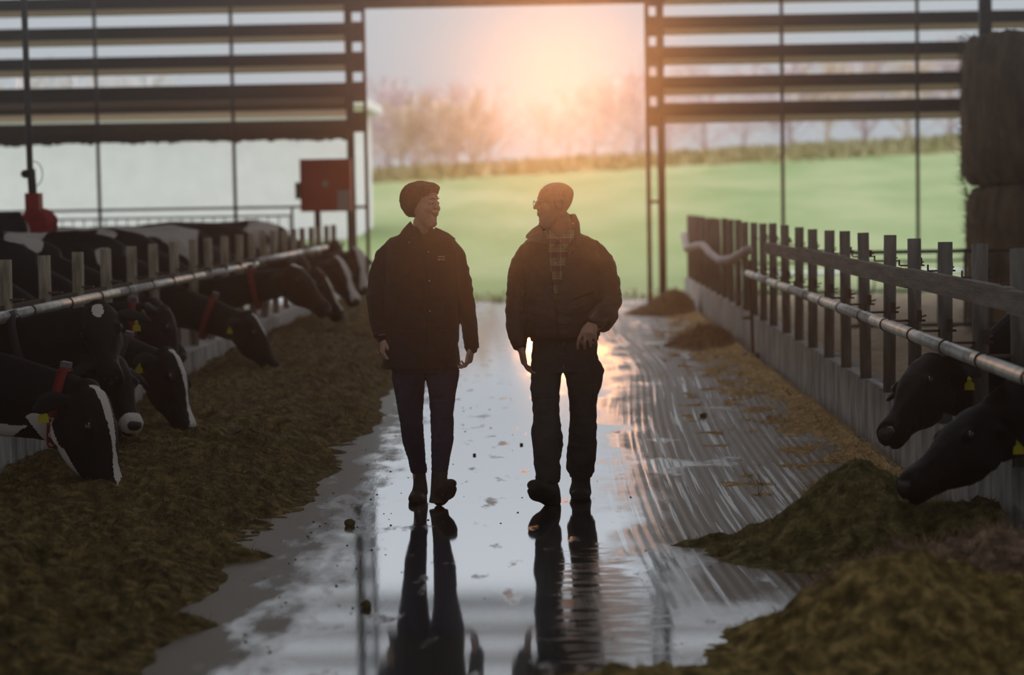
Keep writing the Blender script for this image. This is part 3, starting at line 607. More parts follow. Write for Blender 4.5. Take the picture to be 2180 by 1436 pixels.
def plaid():
    m=bpy.data.materials.new('plaid_shirt'); m.use_nodes=True; t=m.node_tree; b=t.nodes['Principled BSDF']; b.inputs['Roughness'].default_value=.85
    tcn=N(t,'ShaderNodeTexCoord'); s=N(t,'ShaderNodeSeparateXYZ'); t.links.new(tcn.outputs['Object'],s.inputs[0])
    def band(src,per,lo,hi):
        a=N(t,'ShaderNodeMath',op='MULTIPLY'); t.links.new(src,a.inputs[0]); a.inputs[1].default_value=1/per
        f=N(t,'ShaderNodeMath',op='FRACT'); t.links.new(a.outputs[0],f.inputs[0])
        g=N(t,'ShaderNodeMath',op='GREATER_THAN'); t.links.new(f.outputs[0],g.inputs[0]); g.inputs[1].default_value=lo
        l=N(t,'ShaderNodeMath',op='LESS_THAN'); t.links.new(f.outputs[0],l.inputs[0]); l.inputs[1].default_value=hi
        r=N(t,'ShaderNodeMath',op='MULTIPLY'); t.links.new(g.outputs[0],r.inputs[0]); t.links.new(l.outputs[0],r.inputs[1]); return r.outputs[0]
    cur=None
    def mixc(fac,c,k):
        nonlocal cur
        mm=N(t,'ShaderNodeMix'); mm.data_type='RGBA'; f2=N(t,'ShaderNodeMath',op='MULTIPLY'); t.links.new(fac,f2.inputs[0]); f2.inputs[1].default_value=k; t.links.new(f2.outputs[0],mm.inputs[0])
        if cur is None: mm.inputs[6].default_value=(.30,.27,.13,1)
        else: t.links.new(cur,mm.inputs[6])
        mm.inputs[7].default_value=(*c,1); cur=mm.outputs[2]
    mixc(band(s.outputs[2],.075,.0,.42),(.16,.05,.06),.8); mixc(band(s.outputs[0],.055,.0,.4),(.16,.06,.07),.55)
    mixc(band(s.outputs[2],.075,.42,.50),(.5,.47,.46),.6); mixc(band(s.outputs[2],.075,.62,.67),(.5,.47,.46),.5); mixc(band(s.outputs[0],.055,.5,.58),(.55,.53,.52),.5)
    t.links.new(cur,b.inputs['Base Color']); return m
MT['plaid']=plaid()
SP=YP/F
def pp(px,py,dy=0.): return PY(px,py,YP+dy)
def hring(py,xl,xr,hd,dy=0.,n=28,pw=2.4,tilt=0.):
    """horizontal ring spanning pixels xl..xr at image row py, half-depth hd, centre depth offset dy"""
    a=pp(xl,py,0); b=pp(xr,py,0); c=(a+b)/2; hw=(b-a).length/2; R_=[]
    for k in range(n):
        t_=2*math.pi*k/n; cc,ss=math.cos(t_),math.sin(t_)
        cc=math.copysign(abs(cc)**(2/pw),cc); ss=math.copysign(abs(ss)**(2/pw),ss)
        R_.append(Vector((c.x+hw*cc, YP+dy+hd*ss, c.z+tilt*ss)))
    return R_
def head(b,C,fd,tilt=0.,s=1.0,jaw=1.0,nose=1.0,old=False,ear=1.0):
    """head mass into M b; C = chin-level point under the ear; fd = facing dir; returns local->world matrix"""
    f=Vector((fd[0],fd[1],0)).normalized(); l=Vector((-f.y,f.x,0)); R=Matrix((f,l,Vector((0,0,1)))).transposed()
    R=R@Matrix.Rotation(tilt,3,'Y'); T=lambda x,y,z: Vector(C)+R@(Vector((x,y,z))*s)
    tab=[(-.004,.078,.045,.022),(.008,.088,.02,.036),(.03,.090,-.005,.050),(.06,.092,-.03,.060),(.085,.091,-.055,.066),(.11,.090,-.075,.070),(.135,.088,-.088,.073),(.158,.097,-.095,.076),(.180,.094,-.098,.077),(.203,.082,-.092,.072),(.222,.06,-.074,.058),(.236,.03,-.045,.036),(.241,.0,-.02,.014)]
    rg=[]
    for z,xf,xb,w in tab:
        q=[]
        for k in range(28):
            a=2*math.pi*k/28; cc,ss=math.cos(a),math.sin(a); cx=(xf+xb)/2; hx=(xf-xb)/2
            x=cx+hx*cc; y=w*(jaw if z<.08 else 1)*math.copysign(abs(ss)**.9,ss)*(1-.22*max(0,cc)**2)
            q.append(T(x,y,z))
        rg.append(q)
    b.rings(rg)
    E=lambda x,y,z,rx,ry,rz: b.ell(T(x,y,z),(rx*s,ry*s,rz*s),R,n=12,m=8)
    b.sweep([T(.090,0,.150),T(.098,0,.128),T(.1065*nose,0,.109)],[.009*s,.0105*s,.0120*s],n=10); E(.098,.010,.105,.012,.008,.008); E(.098,-.010,.105,.012,.008,.008)
    E(.086,0,.160,.012,.045 if ear==1 else .038,.010)                       # brow
    E(.094,0,.0815,.011,.024,.0065); E(.092,0,.068,.010,.021,.007); E(.084,0,.020,.013,.018,.016)
    for sy in(1,-1):
        E(.066,sy*.040,.102,.028,.022,.026); E(.0,sy*(.075-.012*(1-ear)),.125,.021*ear,.010*ear,.032*ear); E(.002,sy*(.079-.016*(1-ear)),.13,.026*ear,.004,.030*ear)
        E(.081,sy*.032,.131,.012,.016,.011)
    return R,T
def hand(b,w,d,pn,th,s=1.0,curl=(.5,.55,.6,.65),thumb=.5,spread=.12,tight=None):
    """five-fingered hand: w wrist, d pointing dir, pn palm normal (fingers curl towards it), th thumb-side dir"""
    w=Vector(w); d=Vector(d).normalized(); pn=Vector(pn); pn=(pn-d*pn.dot(d)).normalized(); th=Vector(th); th=(th-d*th.dot(d)-pn*th.dot(pn)).normalized()
    b.sweep([w-d*.05*s,w,w+d*.03*s,w+d*.06*s,w+d*.085*s],[(.024*s,.021*s),(.028*s,.02*s),(.036*s,.018*s),(.042*s,.017*s),(.040*s,.014*s)],up=pn,n=14)
    Ls=(.042,.046,.043,.034)
    tips=[]
    for i in range(4):
        off=(.030-.0205*i); base=w+d*(.086-.004*abs(i-1))*s+th*off*s; ang=0; p=base; pts=[w+d*.05*s+th*off*.8*s,base]; rr_=[.0100*s,.0100*s]
        dirn=(d+th*spread*(1-i)*.6).normalized()
        for k,(fl,fr) in enumerate(((1.0,.0093),(.68,.0085),(.52,.0075))):
            ang+=curl[i]*(1.0 if k else .8); q=(dirn*math.cos(ang)+pn*math.sin(ang)).normalized(); p=p+q*Ls[i]*fl*s; pts.append(p); rr_.append(fr*s)
        b.sweep(pts,rr_,up=th,n=10); tips.append(p)
    t0=w+d*.022*s+th*.026*s+pn*.006*s; a=(d*.75+th*.75*(1-thumb)+pn*.65*thumb).normalized(); t1=t0+a*.040*s; a2=(d*.9+th*.2*(1-thumb)+pn*.7*thumb-th*.3*thumb).normalized(); t2=t1+a2*.032*s; t3=t2+(a2-th*.25*thumb).normalized()*.024*s
    b.sweep([w+d*.01*s+th*.012*s,t0,t1,t2,t3],[.015*s,.0135*s,.0115*s,.0102*s,.0085*s],up=pn,n=10); return tips
def wrinkle(me,amp,f=(9,9,22),seed=0,amp2=0.0,mask=None):
    v=getv(me); nn=getn(me); p=v*np.array(f); w=1-np.abs(fbm(p+.6*fbm(v*5,2,seed+9)[:,None],3,seed))*2.2
    d=amp*(w-.4)+amp2*fbm(v*30,2,seed+4)
    if mask is not None: d=d*mask(v)
    v=v+nn*d[:,None]; setv(me,v)
def pxof(v):
    """image px/py of world points (for laying out garments on the figure)"""
    R=np.array(CAMR); q=(v-np.array([0,0,CAMZ]))@R; return CX+F*q[:,0]/-q[:,2], CY-F*q[:,1]/-q[:,2]
# ------------------------------------------------------------------ the woman
wp=empty('person',(0,0,0),label='smiling woman with short brown hair, dark jacket, blue jeans and boots, walking',cat='person')
b=M(); FW=(.86,-.51)
hc=pp(899,483); R,T=head(b,hc,FW,tilt=.0,s=1.0,jaw=.92,nose=.99,ear=.35)
b.sweep([pp(893,530,.02),pp(897,500,.01),pp(899,470,.01)],[.058,.052,.05],n=16)
torso=[hring(y,l,r_,hd,0.0) for y,l,r_,hd in((520,850,948,.07),(545,835,960,.09),(600,838,956,.10),(680,843,950,.095),(740,838,960,.10),(764,846,960,.09))]
b.rings(torso)
ARML=[pp(840,533),pp(812,600,.01),pp(806,650,0),pp(812,700,-.03),pp(816,724,-.05)]
ARMR=[pp(958,533),pp(980,590,.01),pp(996,650,0),pp(1004,700,-.02),pp(1004,742,-.03)]
for A in(ARML,ARMR): b.sweep(A,[.045,.042,.038,.03,.024],n=14)
hand(b,pp(816,722,-.05),pp(814,762,-.07)-pp(816,722,-.05),(.75,.2,.1),(.55,-.8,0),.92,curl=(.75,.8,.85,.9),thumb=.75)
hand(b,pp(1004,738,-.03),pp(1000,776,-.05)-pp(1004,738,-.03),(-.9,.1,.1),(-.25,-.95,0),.92,curl=(.55,.75,.85,.9),thumb=.15)
LEGL=[pp(868,770,.02),pp(874,850,.0),pp(880,915,-.02),pp(886,985,.05),pp(890,1040,.10)]; LEGR=[pp(938,770,0),pp(942,850,-.06),pp(944,905,-.13),pp(942,985,-.2),pp(938,1040,-.22)]
for A in(LEGL,LEGR): b.sweep(A,[.066,.05,.038,.026,.024],n=16)
b.sweep([pp(890,1045,.1),pp(888,1062,.02)],[.03,.028],n=10); b.sweep([pp(938,1045,-.22),pp(946,1045,-.32)],[.03,.028],n=10)
me=remesh(b,.0052,3,'body'); obj('body',me,MT['skin_w'],wp)
def face_bits(T,R,parent,s=1.,smile=False):
    for sy in(1,-1):
        e=obj('eye',M().ell(T(.0872,sy*.030,.131),(.0065*s,.0105*s,.0035*s),R),MT['eye'],parent)
        obj('iris',M().ell(T(.0925,sy*.029,.131),(.0030*s,.0052*s,.0036*s),R),MT['iris'],e)
        obj('eyebrow',M().sweep([T(.098,sy*.014,.153),T(.094,sy*.032,.1580),T(.082,sy*.046,.152)],[.002*s,.0024*s,.0014*s],n=6),MT['hair'] if smile else MT['stubble'],parent)
    if smile: 
        obj('lips',M().sweep([T(.078,.033,.079),T(.099,.014,.0765),T(.104,0,.0765),T(.099,-.014,.0765),T(.078,-.033,.079)],[.003,.0045,.005,.0045,.003],n=8).sweep([T(.079,.031,.077),T(.097,.013,.0665),T(.101,0,.0650),T(.097,-.013,.0665),T(.079,-.031,.077)],[.002,.004,.0045,.004,.002],n=8),MT['lips'],parent)
        obj('teeth',M().sweep([T(.086,.024,.0755),T(.1005,0,.0715),T(.086,-.024,.0755)],[.003,.0035,.003],n=6),MT['teeth'],parent)
    else: obj('lips',M().sweep([T(.088,.022,.0745),T(.1,.0,.0755),T(.088,-.022,.0745)],[.003,.005,.003],n=8).sweep([T(.088,.02,.071),T(.0995,0,.0665),T(.088,-.02,.071)],[.003,.0045,.003],n=8),MT['lips'],parent)
face_bits(T,R,wp,1.,True)
# hair: a short bob, swept to the side, tapering at the nape
b=M(); rg=[]
for z,xf,xb,w in((.055,-.035,-.075,.040),(.07,-.012,-.090,.058),(.09,.010,-.102,.076),(.11,.032,-.114,.084),(.135,.046,-.122,.089),(.160,.062,-.124,.090),(.185,.086,-.121,.089),(.203,.096,-.115,.087),(.215,.101,-.108,.083),(.230,.090,-.094,.072),(.243,.066,-.07,.055),(.251,.03,-.04,.03),(.253,.0,-.02,.012)):
    q=[]
    for k in range(28):
        a=2*math.pi*k/28; cc,ss=math.cos(a),math.sin(a); cc=math.copysign(abs(cc)**.72,cc); ss=math.copysign(abs(ss)**.72,ss); q.append(T((xf+xb)/2+(xf-xb)/2*cc, w*ss*.97,z))
    rg.append(q)
b.rings(rg)
me=remesh(b,.005,3,'hair'); v=getv(me); nn=getn(me); R3=np.array(R); lv=(v-np.array(hc))@R3; v=v+nn*(.006*fbm(np.c_[lv[:,0]*14,lv[:,1]*40,lv[:,2]*16],3,3)+.003*fbm(lv*90,2,8))[:,None]; setv(me,v); obj('hair',me,MT['hair'],wp)
# jacket
b=M()
jr=[(487,874,924,.05),(493,862,938,.065),(500,845,952,.08),(507,830,964,.10),(515,820,971,.11),(530,822,972,.12),(560,822,974,.128),(600,819,974,.13),(640,817,976,.13),(690,819,977,.135),(735,818,976,.14),(772,813,980,.143),(781,811,981,.142)]
b.rings([hring(y,l,r_,hd,0.0,tilt=.004*(y>700)) for y,l,r_,hd in jr])
b.sweep([pp(838,523),pp(820,545,.01),pp(806,590,.01),pp(799,635,0),pp(804,680,-.02),pp(812,716,-.045)],[(.05,.05),(.058,.06),(.056,.06),(.052,.055),(.045,.05),(.040,.044)],n=18)
b.sweep([pp(952,520),pp(970,545,.01),pp(982,590,.01),pp(991,640,0),pp(999,690,-.015),pp(1004,738,-.03)],[(.05,.05),(.056,.06),(.054,.06),(.052,.055),(.044,.05),(.039,.043)],n=18)
me=remesh(b,.0065,3,'jacket'); wrinkle(me,.0055,(8,8,16),5,.0015); 
v=getv(me); nn=getn(me); qx,qy=pxof(v); front=nn[:,1]<0
vn=(front)&(np.abs(qx-903)<(534-qy)*.42); v[vn,1]+=.035      # neck opening
line=front&(np.abs(qx-905)<2.2)&(qy>530); v[line,1]+=.006
for yl,xa_,xb_ in((700,838,880),(700,925,968)): s_=front&(np.abs(qy-yl-.04*(qx-xa_))<1.6)&(qx>xa_)&(qx<xb_); v[s_,1]+=.006   # pocket flaps
setv(me,v); jk=obj('jacket',me,MT['jacket_w'],wp)
# collar leaves, fleece at the throat
def leaf(name,pts,th,mt_,parent,hd):
    """a folded leaf of cloth from image outline points (px,py,dy)"""
    n=len(pts); f_=[pp(a,c_,d_-th/2) for a,c_,d_ in pts]; k_=[pp(a,c_,d_+th/2) for a,c_,d_ in pts]
    m_=M().add(f_+k_,[tuple(range(n)),tuple(range(2*n-1,n-1,-1))]+[(i,(i+1)%n,n+(i+1)%n,n+i) for i in range(n)]).mesh(name,False)
    o_=obj(name,m_,mt_,parent); bv=o_.modifiers.new('b','BEVEL'); bv.width=.004; bv.segments=2; return o_
leaf('collar',[(874,470,-.02),(884,487,-.065),(903,524,-.105),(890,519,-.118),(862,512,-.11),(845,507,-.095),(858,487,-.05)],.012,MT['collar_w'],wp,0)
leaf('collar',[(927,483,-.04),(918,500,-.08),(905,526,-.105),(922,516,-.118),(950,510,-.115),(971,509,-.09),(955,496,-.05)],.012,MT['collar_w'],wp,0)
b=M(); b.rings([hring(y,l,r_,hd,dy) for y,l,r_,hd,dy in((478,880,916,.045,.02),(490,873,925,.062,.0),(510,868,932,.075,-.005),(535,872,932,.09,0))])
me=remesh(b,.006,2,'fleece'); v=getv(me); qx,qy=pxof(v); s_=(v[:,1]<YP)&(np.abs(qx-903)<(508-qy)*.5); v[s_,1]+=.04; setv(me,v); obj('fleece',me,MT['fleece'],wp)
for px,py,dy in((871,516,-.125),(912,536,-.125),(914,598,-.135),(915,662,-.137)):
    q=pp(px,py,dy); obj('snap_button',M().ell(q,(.006,.004,.006),n=10,m=6),MT['snap'],wp)
# small chest emblem: two grey rows of stitched marks
lg=M(); 
for r0,(y0,hh) in enumerate(((546,.010),(552,.010))):
    for k in range(5):
        a=pp(933+k*3.1,y0,-.130); lg.box((a.x,a.y,a.z),(.0062,.002,hh*(1 if (k+r0)%3 else .6)))
obj('chest_emblem',lg,MT['label'],wp,smooth=False,label='small grey stitched chest emblem')
for A,w in((pp(811,712,-.045),.041),(pp(1004,735,-.03),.040)):
    obj('cuff',M().sweep([A+Vector((0,0,.014)),A-Vector((0,0,.014))],[(w,w*1.05)]*2,n=18,cap=False),MT['jacket_w'],wp)
obj('cuff_trim',M().sweep([pp(798+k*3.6,717-5*math.sin(k/8*2.4),-.045-.05*math.sin(k/8*math.pi)) for k in range(9)],[.0022]*9,n=6),MT['galv'],wp)
obj('ring',M().sweep([pp(803,751,-.075),pp(805,751,-.08)],[.0035]*2,n=8),mat('gold',(.9,.6,.2),rough=.2,metal=1),wp)
# jeans
def leg(b,rows):
    b.rings([hring(y,l,r_,hd,dy,pw=2.1) for y,l,r_,hd,dy in rows])
b=M()
b.rings([hring(y,l,r_,hd,0.) for y,l,r_,hd in((745,838,970,.10),(775,833,977,.112),(792,834,978,.11))])
leg(b,[(770,836,906,.095,.01),(800,834,905,.098,.01),(850,843,902,.085,.0),(880,849,900,.075,-.005),(905,853,901,.068,-.01),(940,857,903,.066,.01),(975,866,905,.056,.04),(1003,872,908,.048,.07),(1010,875,906,.044,.075)])
leg(b,[(770,906,978,.095,0),(800,907,977,.098,-.01),(837,914,971,.09,-.04),(870,917,967,.08,-.08),(905,920,968,.07,-.12),(930,921,968,.068,-.14),(965,922,961,.058,-.17),(995,923,957,.048,-.195),(1005,923,956,.044,-.20)])
me=remesh(b,.006,2,'jeans'); wrinkle(me,.0036,(6,6,34),15,.001); obj('jeans',me,MT['jeans'],wp)
# boots
b=M(); b.rings([hring(y,l,r_,hd,dy) for y,l,r_,hd,dy in((992,878,903,.042,.07),(1020,879,905,.043,.085),(1040,877,908,.05,.085),(1055,873,910,.075,.05))]); b.sweep([pp(890,1052,.10),pp(888,1060,-.02),pp(886,1062,-.12)],[(.045,.035),(.05,.035),(.045,.026)],n=14)
q=PZ(888,1070); me=remesh(b,.006,2,'boot'); bo=obj('boot',me,MT['boot'],wp)
so=M().rings([[Vector((q.x+(.046+.008*math.cos(a*1.0))*math.cos(a)*(1 if True else 1)-.004, YP-.01+.15*math.sin(a), z)) for a in np.linspace(0,2*math.pi,24,endpoint=False)] for z in(.002,.026)]); obj('sole',so,MT['sole'],bo)
b=M(); b.rings([hring(y,l,r_,hd,dy) for y,l,r_,hd,dy in((992,923,956,.044,-.198),(1020,922,957,.046,-.215),(1040,921,960,.055,-.225),(1056,918,958,.06,-.23))])
b.sweep([pp(938,1050,-.22),pp(948,1042,-.30),pp(958,1028,-.38)],[(.048,.035),(.05,.033),(.040,.026)],n=14)
me=remesh(b,.006,2,'boot'); bo=obj('boot',me,MT['boot'],wp)
# raised sole, toe up and turned out
def sole_plate(heel,toe,nrm,w,th,mt_,parent):
    heel=Vector(heel);toe=Vector(toe);ax=(toe-heel); L_=ax.length; ax.normalize(); nrm=Vector(nrm); nrm=(nrm-ax*nrm.dot(ax)).normalized(); sd_=ax.cross(nrm); rg=[]
    for off in(0,th):
        q=[]
        for k in range(30):
            a=2*math.pi*k/30; c_,s_=math.cos(a),math.sin(a); u=.5+.5*c_; wd=w*(.80+.28*u-.22*math.exp(-((u-.42)/.16)**2)); q.append(heel+ax*(L_*u)+sd_*(wd*math.copysign(abs(s_)**.8,s_))+nrm*off)
        rg.append(q)
    return obj('sole',M().rings(rg),mt_,parent)
sole_plate(pp(932,1068,-.20),pp(964,1030,-.42),(-.3,-.55,-.75),.048,.022,MT['sole'],bo)
rehome(wp,(pp(905,1065).x,YP,0))
# ------------------------------------------------------------------ the man
mp_=empty('person',(0,0,0),label='bald man with glasses, open brown leather jacket and plaid shirt, walking',cat='person')
b=M(); FM=(-.965,-.26)
hc=pp(1184,484); R,T=head(b,hc,FM,tilt=.0,s=1.04,jaw=1.05,nose=1.08,old=True)
for sy in(1,-1): b.sweep([T(-.012,sy*.078,.095),T(-.022,sy*.088,.125),T(-.012,sy*.09,.152),T(.008,sy*.084,.148)],[.007,.009,.009,.006],n=8); b.ell(T(-.004,sy*.078,.12),(.016,.006,.03),R)
b.sweep([pp(1190,535,.02),pp(1192,505,.015),pp(1194,470,.01)],[.072,.066,.062],n=16)
b.rings([hring(y,l,r_,hd,0.0) for y,l,r_,hd in((522,1140,1256,.08),(545,1125,1268,.10),(600,1122,1268,.115),(680,1130,1268,.115),(730,1135,1272,.11),(790,1140,1270,.11))])
AML=[pp(1128,545),pp(1105,610,.02),pp(1100,660,.02),pp(1104,710,-.02),pp(1110,742,-.04)]
AMR=[pp(1268,545),pp(1292,620,.0),pp(1296,665,-.04),pp(1272,690,-.18),pp(1258,700,-.27)]
for A in(AML,AMR): b.sweep(A,[.052,.048,.042,.034,.028],n=14)
hand(b,pp(1110,738,-.04),pp(1116,782,-.06)-pp(1110,738,-.04),(.95,.0,.1),(.2,-.95,0),1.05,curl=(.42,.55,.65,.7),thumb=.1)
hand(b,pp(1260,690,-.25),Vector((-.22,-.8,-.42)),(.0,.45,-.9),(-.97,.1,.05),1.12,curl=(.55,.85,.95,1.0),thumb=.7,spread=.35)
LML=[pp(1164,770,0),pp(1162,850,-.08),pp(1162,905,-.15),pp(1166,985,-.2),pp(1168,1040,-.22)]; LMR=[pp(1240,770,0),pp(1240,850,.0),pp(1240,905,-.02),pp(1238,985,.05),pp(1238,1040,.1)]
for A in(LML,LMR): b.sweep(A,[.07,.055,.048,.038,.034],n=16)
b.sweep([pp(1168,1045,-.22),pp(1155,1045,-.34)],[.03,.028],n=10); b.sweep([pp(1238,1045,.1),pp(1236,1055,.02)],[.03,.028],n=10)
me=remesh(b,.0052,3,'body'); obj('body',me,MT['skin_m'],mp_)
face_bits(T,R,mp_,1.04)
# grey stubble along jaw and chin (thin shell)
bs=M(); rgb_=[]
for z,xf,xb,w in((-.006,.079,.03,.022),(.007,.0895,.02,.038),(.030,.0915,.012,.0515),(.055,.093,.03,.0585)):
    rgb_.append([T((xf+xb)/2+(xf-xb)/2*math.cos(2*math.pi*k/28),w*1.012*math.sin(2*math.pi*k/28)*(1-.22*max(0,math.cos(2*math.pi*k/28))**2),z) for k in range(28)])
bs.rings(rgb_)
bs.sweep([T(.092,.02,.093),T(.1,0,.094),T(.092,-.02,.093)],[.006,.006,.006],n=8)
obj('beard',remesh(bs,.005,2,'beard'),MT['stubble'],mp_)
# spectacles
g=M()
for sy in(1,-1):
    cpt=[T(.110+.0*k,sy*.033+.021*math.cos(a),.130+.016*math.sin(a)) for k,a in enumerate(np.linspace(0,2*math.pi,17))]; g.sweep(cpt,[.0016]*17,n=6)
    g.sweep([T(.108,sy*.054,.137),T(.06,sy*.079,.137),T(.005,sy*.083,.135)],[.0017]*3,n=6)
g.sweep([T(.110,.012,.134),T(.113,0,.137),T(.110,-.012,.134)],[.0017]*3,n=6); obj('glasses',g,MT['glass'],mp_)
# shirt
b=M(); b.rings([hring(y,l,r_,hd,dy) for y,l,r_,hd,dy in((483,1163,1222,.066,.02),(492,1158,1225,.085,.0),(510,1140,1240,.11,0.),(560,1130,1262,.128,0),(620,1130,1262,.132,0),(700,1138,1268,.13,0),(722,1140,1268,.125,0))])
me=remesh(b,.006,2,'shirt'); v=getv(me); nn=getn(me); qx,qy=pxof(v); s_=(v[:,1]<YP)&(np.abs(qx-1190)<(512-qy)*.75); v[s_,1]+=.05; s_=(nn[:,1]<0)&(np.abs(qx-1184)<1.3); v[s_,1]+=.004; setv(me,v); wrinkle(me,.003,(10,10,10),33); obj('shirt',me,MT['plaid'],mp_)
leaf('shirt_collar',[(1163,488,-.06),(1172,500,-.10),(1187,514,-.115),(1174,528,-.135),(1160,512,-.12),(1156,494,-.075)],.007,MT['plaid'],mp_,0)
leaf('shirt_collar',[(1219,470,-.03),(1211,492,-.085),(1191,513,-.115),(1205,530,-.135),(1222,506,-.11),(1226,480,-.05)],.007,MT['plaid'],mp_,0)
obj('shirt_button',M().ell(pp(1183,561,-.137),(.005,.003,.005),n=10,m=6),MT['snap'],mp_)
# leather jacket
b=M()
jr=[(496,1150,1232,.07),(503,1134,1248,.09),(512,1120,1264,.11),(524,1112,1276,.125),(545,1110,1280,.14),(590,1112,1278,.152),(640,1112,1280,.16),(680,1112,1282,.165),(705,1118,1280,.158),(716,1126,1276,.145)]
b.rings([hring(y,l,r_,hd,0.0) for y,l,r_,hd in jr])
b.sweep([pp(1130,533),pp(1112,560,.01),pp(1104,605,.02),pp(1100,650,.02),pp(1100,690,0),pp(1104,728,-.03)],[(.058,.06),(.068,.07),(.064,.07),(.062,.066),(.060,.064),(.048,.052)],n=18)
b.sweep([pp(1258,530),pp(1280,555,.01),pp(1292,600,.0),pp(1297,640,-.03),pp(1288,666,-.12),pp(1266,682,-.23)],[(.058,.06),(.07,.07),(.070,.072),(.066,.07),(.062,.062),(.052,.05)],n=18)
b.sweep([pp(1297,640,-.03),pp(1294,672,-.05),pp(1284,690,-.1)],[.06,.055,.045],n=14)
me=remesh(b,.0065,3,'jacket'); wrinkle(me,.0085,(7,7,17),45,.0015)
v=getv(me); nn=getn(me); qx,qy=pxof(v); V0=(v[:,1]<YP+.01)&(qy<641)
lx=1183-(641-qy)*(22/150.); rx=1183+(641-qy)*(40/165.); s_=V0&(qx>lx)&(qx<rx)&(np.abs(v[:,2]-v[:,2])<1)
v[s_,1]+=.062
s_=(nn[:,1]<0)&(np.abs(qx-1184)<1.8)&(qy>=641); v[s_,1]+=.008
for (x0_,y0_,x1_,y1_) in((1120,628,1158,646),(1120,628,1126,690),(1222,640,1262,622)):
    tt=np.clip((qx-x0_)/(x1_-x0_+1e-6),0,1) if abs(x1_-x0_)>10 else np.clip((qy-y0_)/(y1_-y0_),0,1)
    dd=np.hypot(qx-(x0_+(x1_-x0_)*tt),qy-(y0_+(y1_-y0_)*tt)); s_=(nn[:,1]<0)&(dd<1.8); v[s_,1]+=.008
setv(me,v); obj('jacket',me,MT['leather'],mp_)
leaf('collar',[(1148,477,-.01),(1158,492,-.09),(1166,520,-.14),(1150,517,-.15),(1128,511,-.14),(1119,506,-.10),(1120,500,-.08),(1134,486,-.03)],.014,MT['leather'],mp_,0)
b=M(); cpts=[pp(1226,520,-.13),pp(1231,498,-.09),pp(1229,478,-.01),pp(1222,466,.06),pp(1204,468,.10),pp(1180,472,.10),pp(1160,480,.06),pp(1150,488,0)]
b.sweep(cpts,[(.012,.016),(.014,.024),(.014,.030),(.014,.034),(.014,.034),(.014,.034),(.014,.03),(.012,.02)],n=10); obj('collar',remesh(b,.006,2,'collar'),MT['leather'],mp_)
leaf('collar',[(1224,474,-.03),(1234,484,-.05),(1236,505,-.10),(1228,530,-.145),(1216,540,-.15),(1221,505,-.12)],.014,MT['leather'],mp_,0)
obj('waistband',M().rings([hring(y,l,r_,hd,0) for y,l,r_,hd in((708,1126,1276,.150),(716,1128,1275,.150),(724,1130,1274,.145))]),MT['knit'],mp_)
obj('cuff',M().sweep([pp(1104,722,-.03),pp(1107,741,-.035)],[(.044,.047),(.036,.038)],n=16,cap=False),MT['knit'],mp_)
obj('cuff',M().sweep([pp(1270,682,-.20),pp(1259,688,-.255)],[(.048,.046),(.038,.036)],n=16,cap=False),MT['knit'],mp_)
for pts_ in([(1181,650),(1183,690),(1190,715),(1200,730),(1206,745),(1204,760)],[(1186,650),(1188,700),(1184,740)]):
    obj('drawstring',M().sweep([pp(a,c_,-.168 if c_<716 else -.145) for a,c_ in pts_],[.003]*len(pts_),n=6),MT['boot'],mp_)
# trousers
b=M(); b.rings([hring(y,l,r_,hd,0.) for y,l,r_,hd in((712,1134,1270,.11),(750,1132,1272,.12),(790,1132,1276,.118))])
leg(b,[(770,1131,1199,.11,0),(800,1132,1196,.112,-.02),(840,1133,1191,.10,-.06),(880,1136,1191,.088,-.12),(915,1132,1196,.09,-.15),(940,1134,1199,.088,-.17),(970,1137,1192,.08,-.19),(1000,1141,1194,.078,-.21),(1016,1142,1189,.072,-.215)])
leg(b,[(770,1199,1278,.11,0),(800,1202,1280,.112,.0),(830,1209,1276,.10,.0),(860,1213,1270,.09,.0),(900,1213,1270,.085,.0),(940,1209,1271,.082,.02),(975,1207,1269,.08,.04),(1000,1206,1267,.076,.06),(1018,1214,1261,.066,.07)])
b.rings([hring(y,l,r_,hd,dy) for y,l,r_,hd,dy in((772,1262,1279,.05,0),(786,1264,1286,.06,0),(806,1264,1283,.06,0),(845,1262,1272,.055,0))])
b.rings([hring(y,l,r_,hd,dy) for y,l,r_,hd,dy in((800,1130,1146,.05,-.05),(830,1130,1146,.06,-.06),(850,1131,1146,.055,-.08))])
me=remesh(b,.0065,2,'trousers'); wrinkle(me,.0065,(7,7,15),55,.0015); v=getv(me); nn=getn(me); qx,qy=pxof(v)
for (xa_,ya_,xb_,yb__) in((1200,730,1200,785),(1255,780,1262,850),(1140,850,1180,846)):
    ll=max(1,math.hypot(xb_-xa_,yb__-ya_)); tt=np.clip(((qx-xa_)*(xb_-xa_)+(qy-ya_)*(yb__-ya_))/ll**2,0,1); dd=np.hypot(qx-xa_-(xb_-xa_)*tt,qy-ya_-(yb__-ya_)*tt); s_=(nn[:,1]<0)&(dd<1.7); v[s_,1]+=.006
setv(me,v); obj('trousers',me,MT['trousers'],mp_)
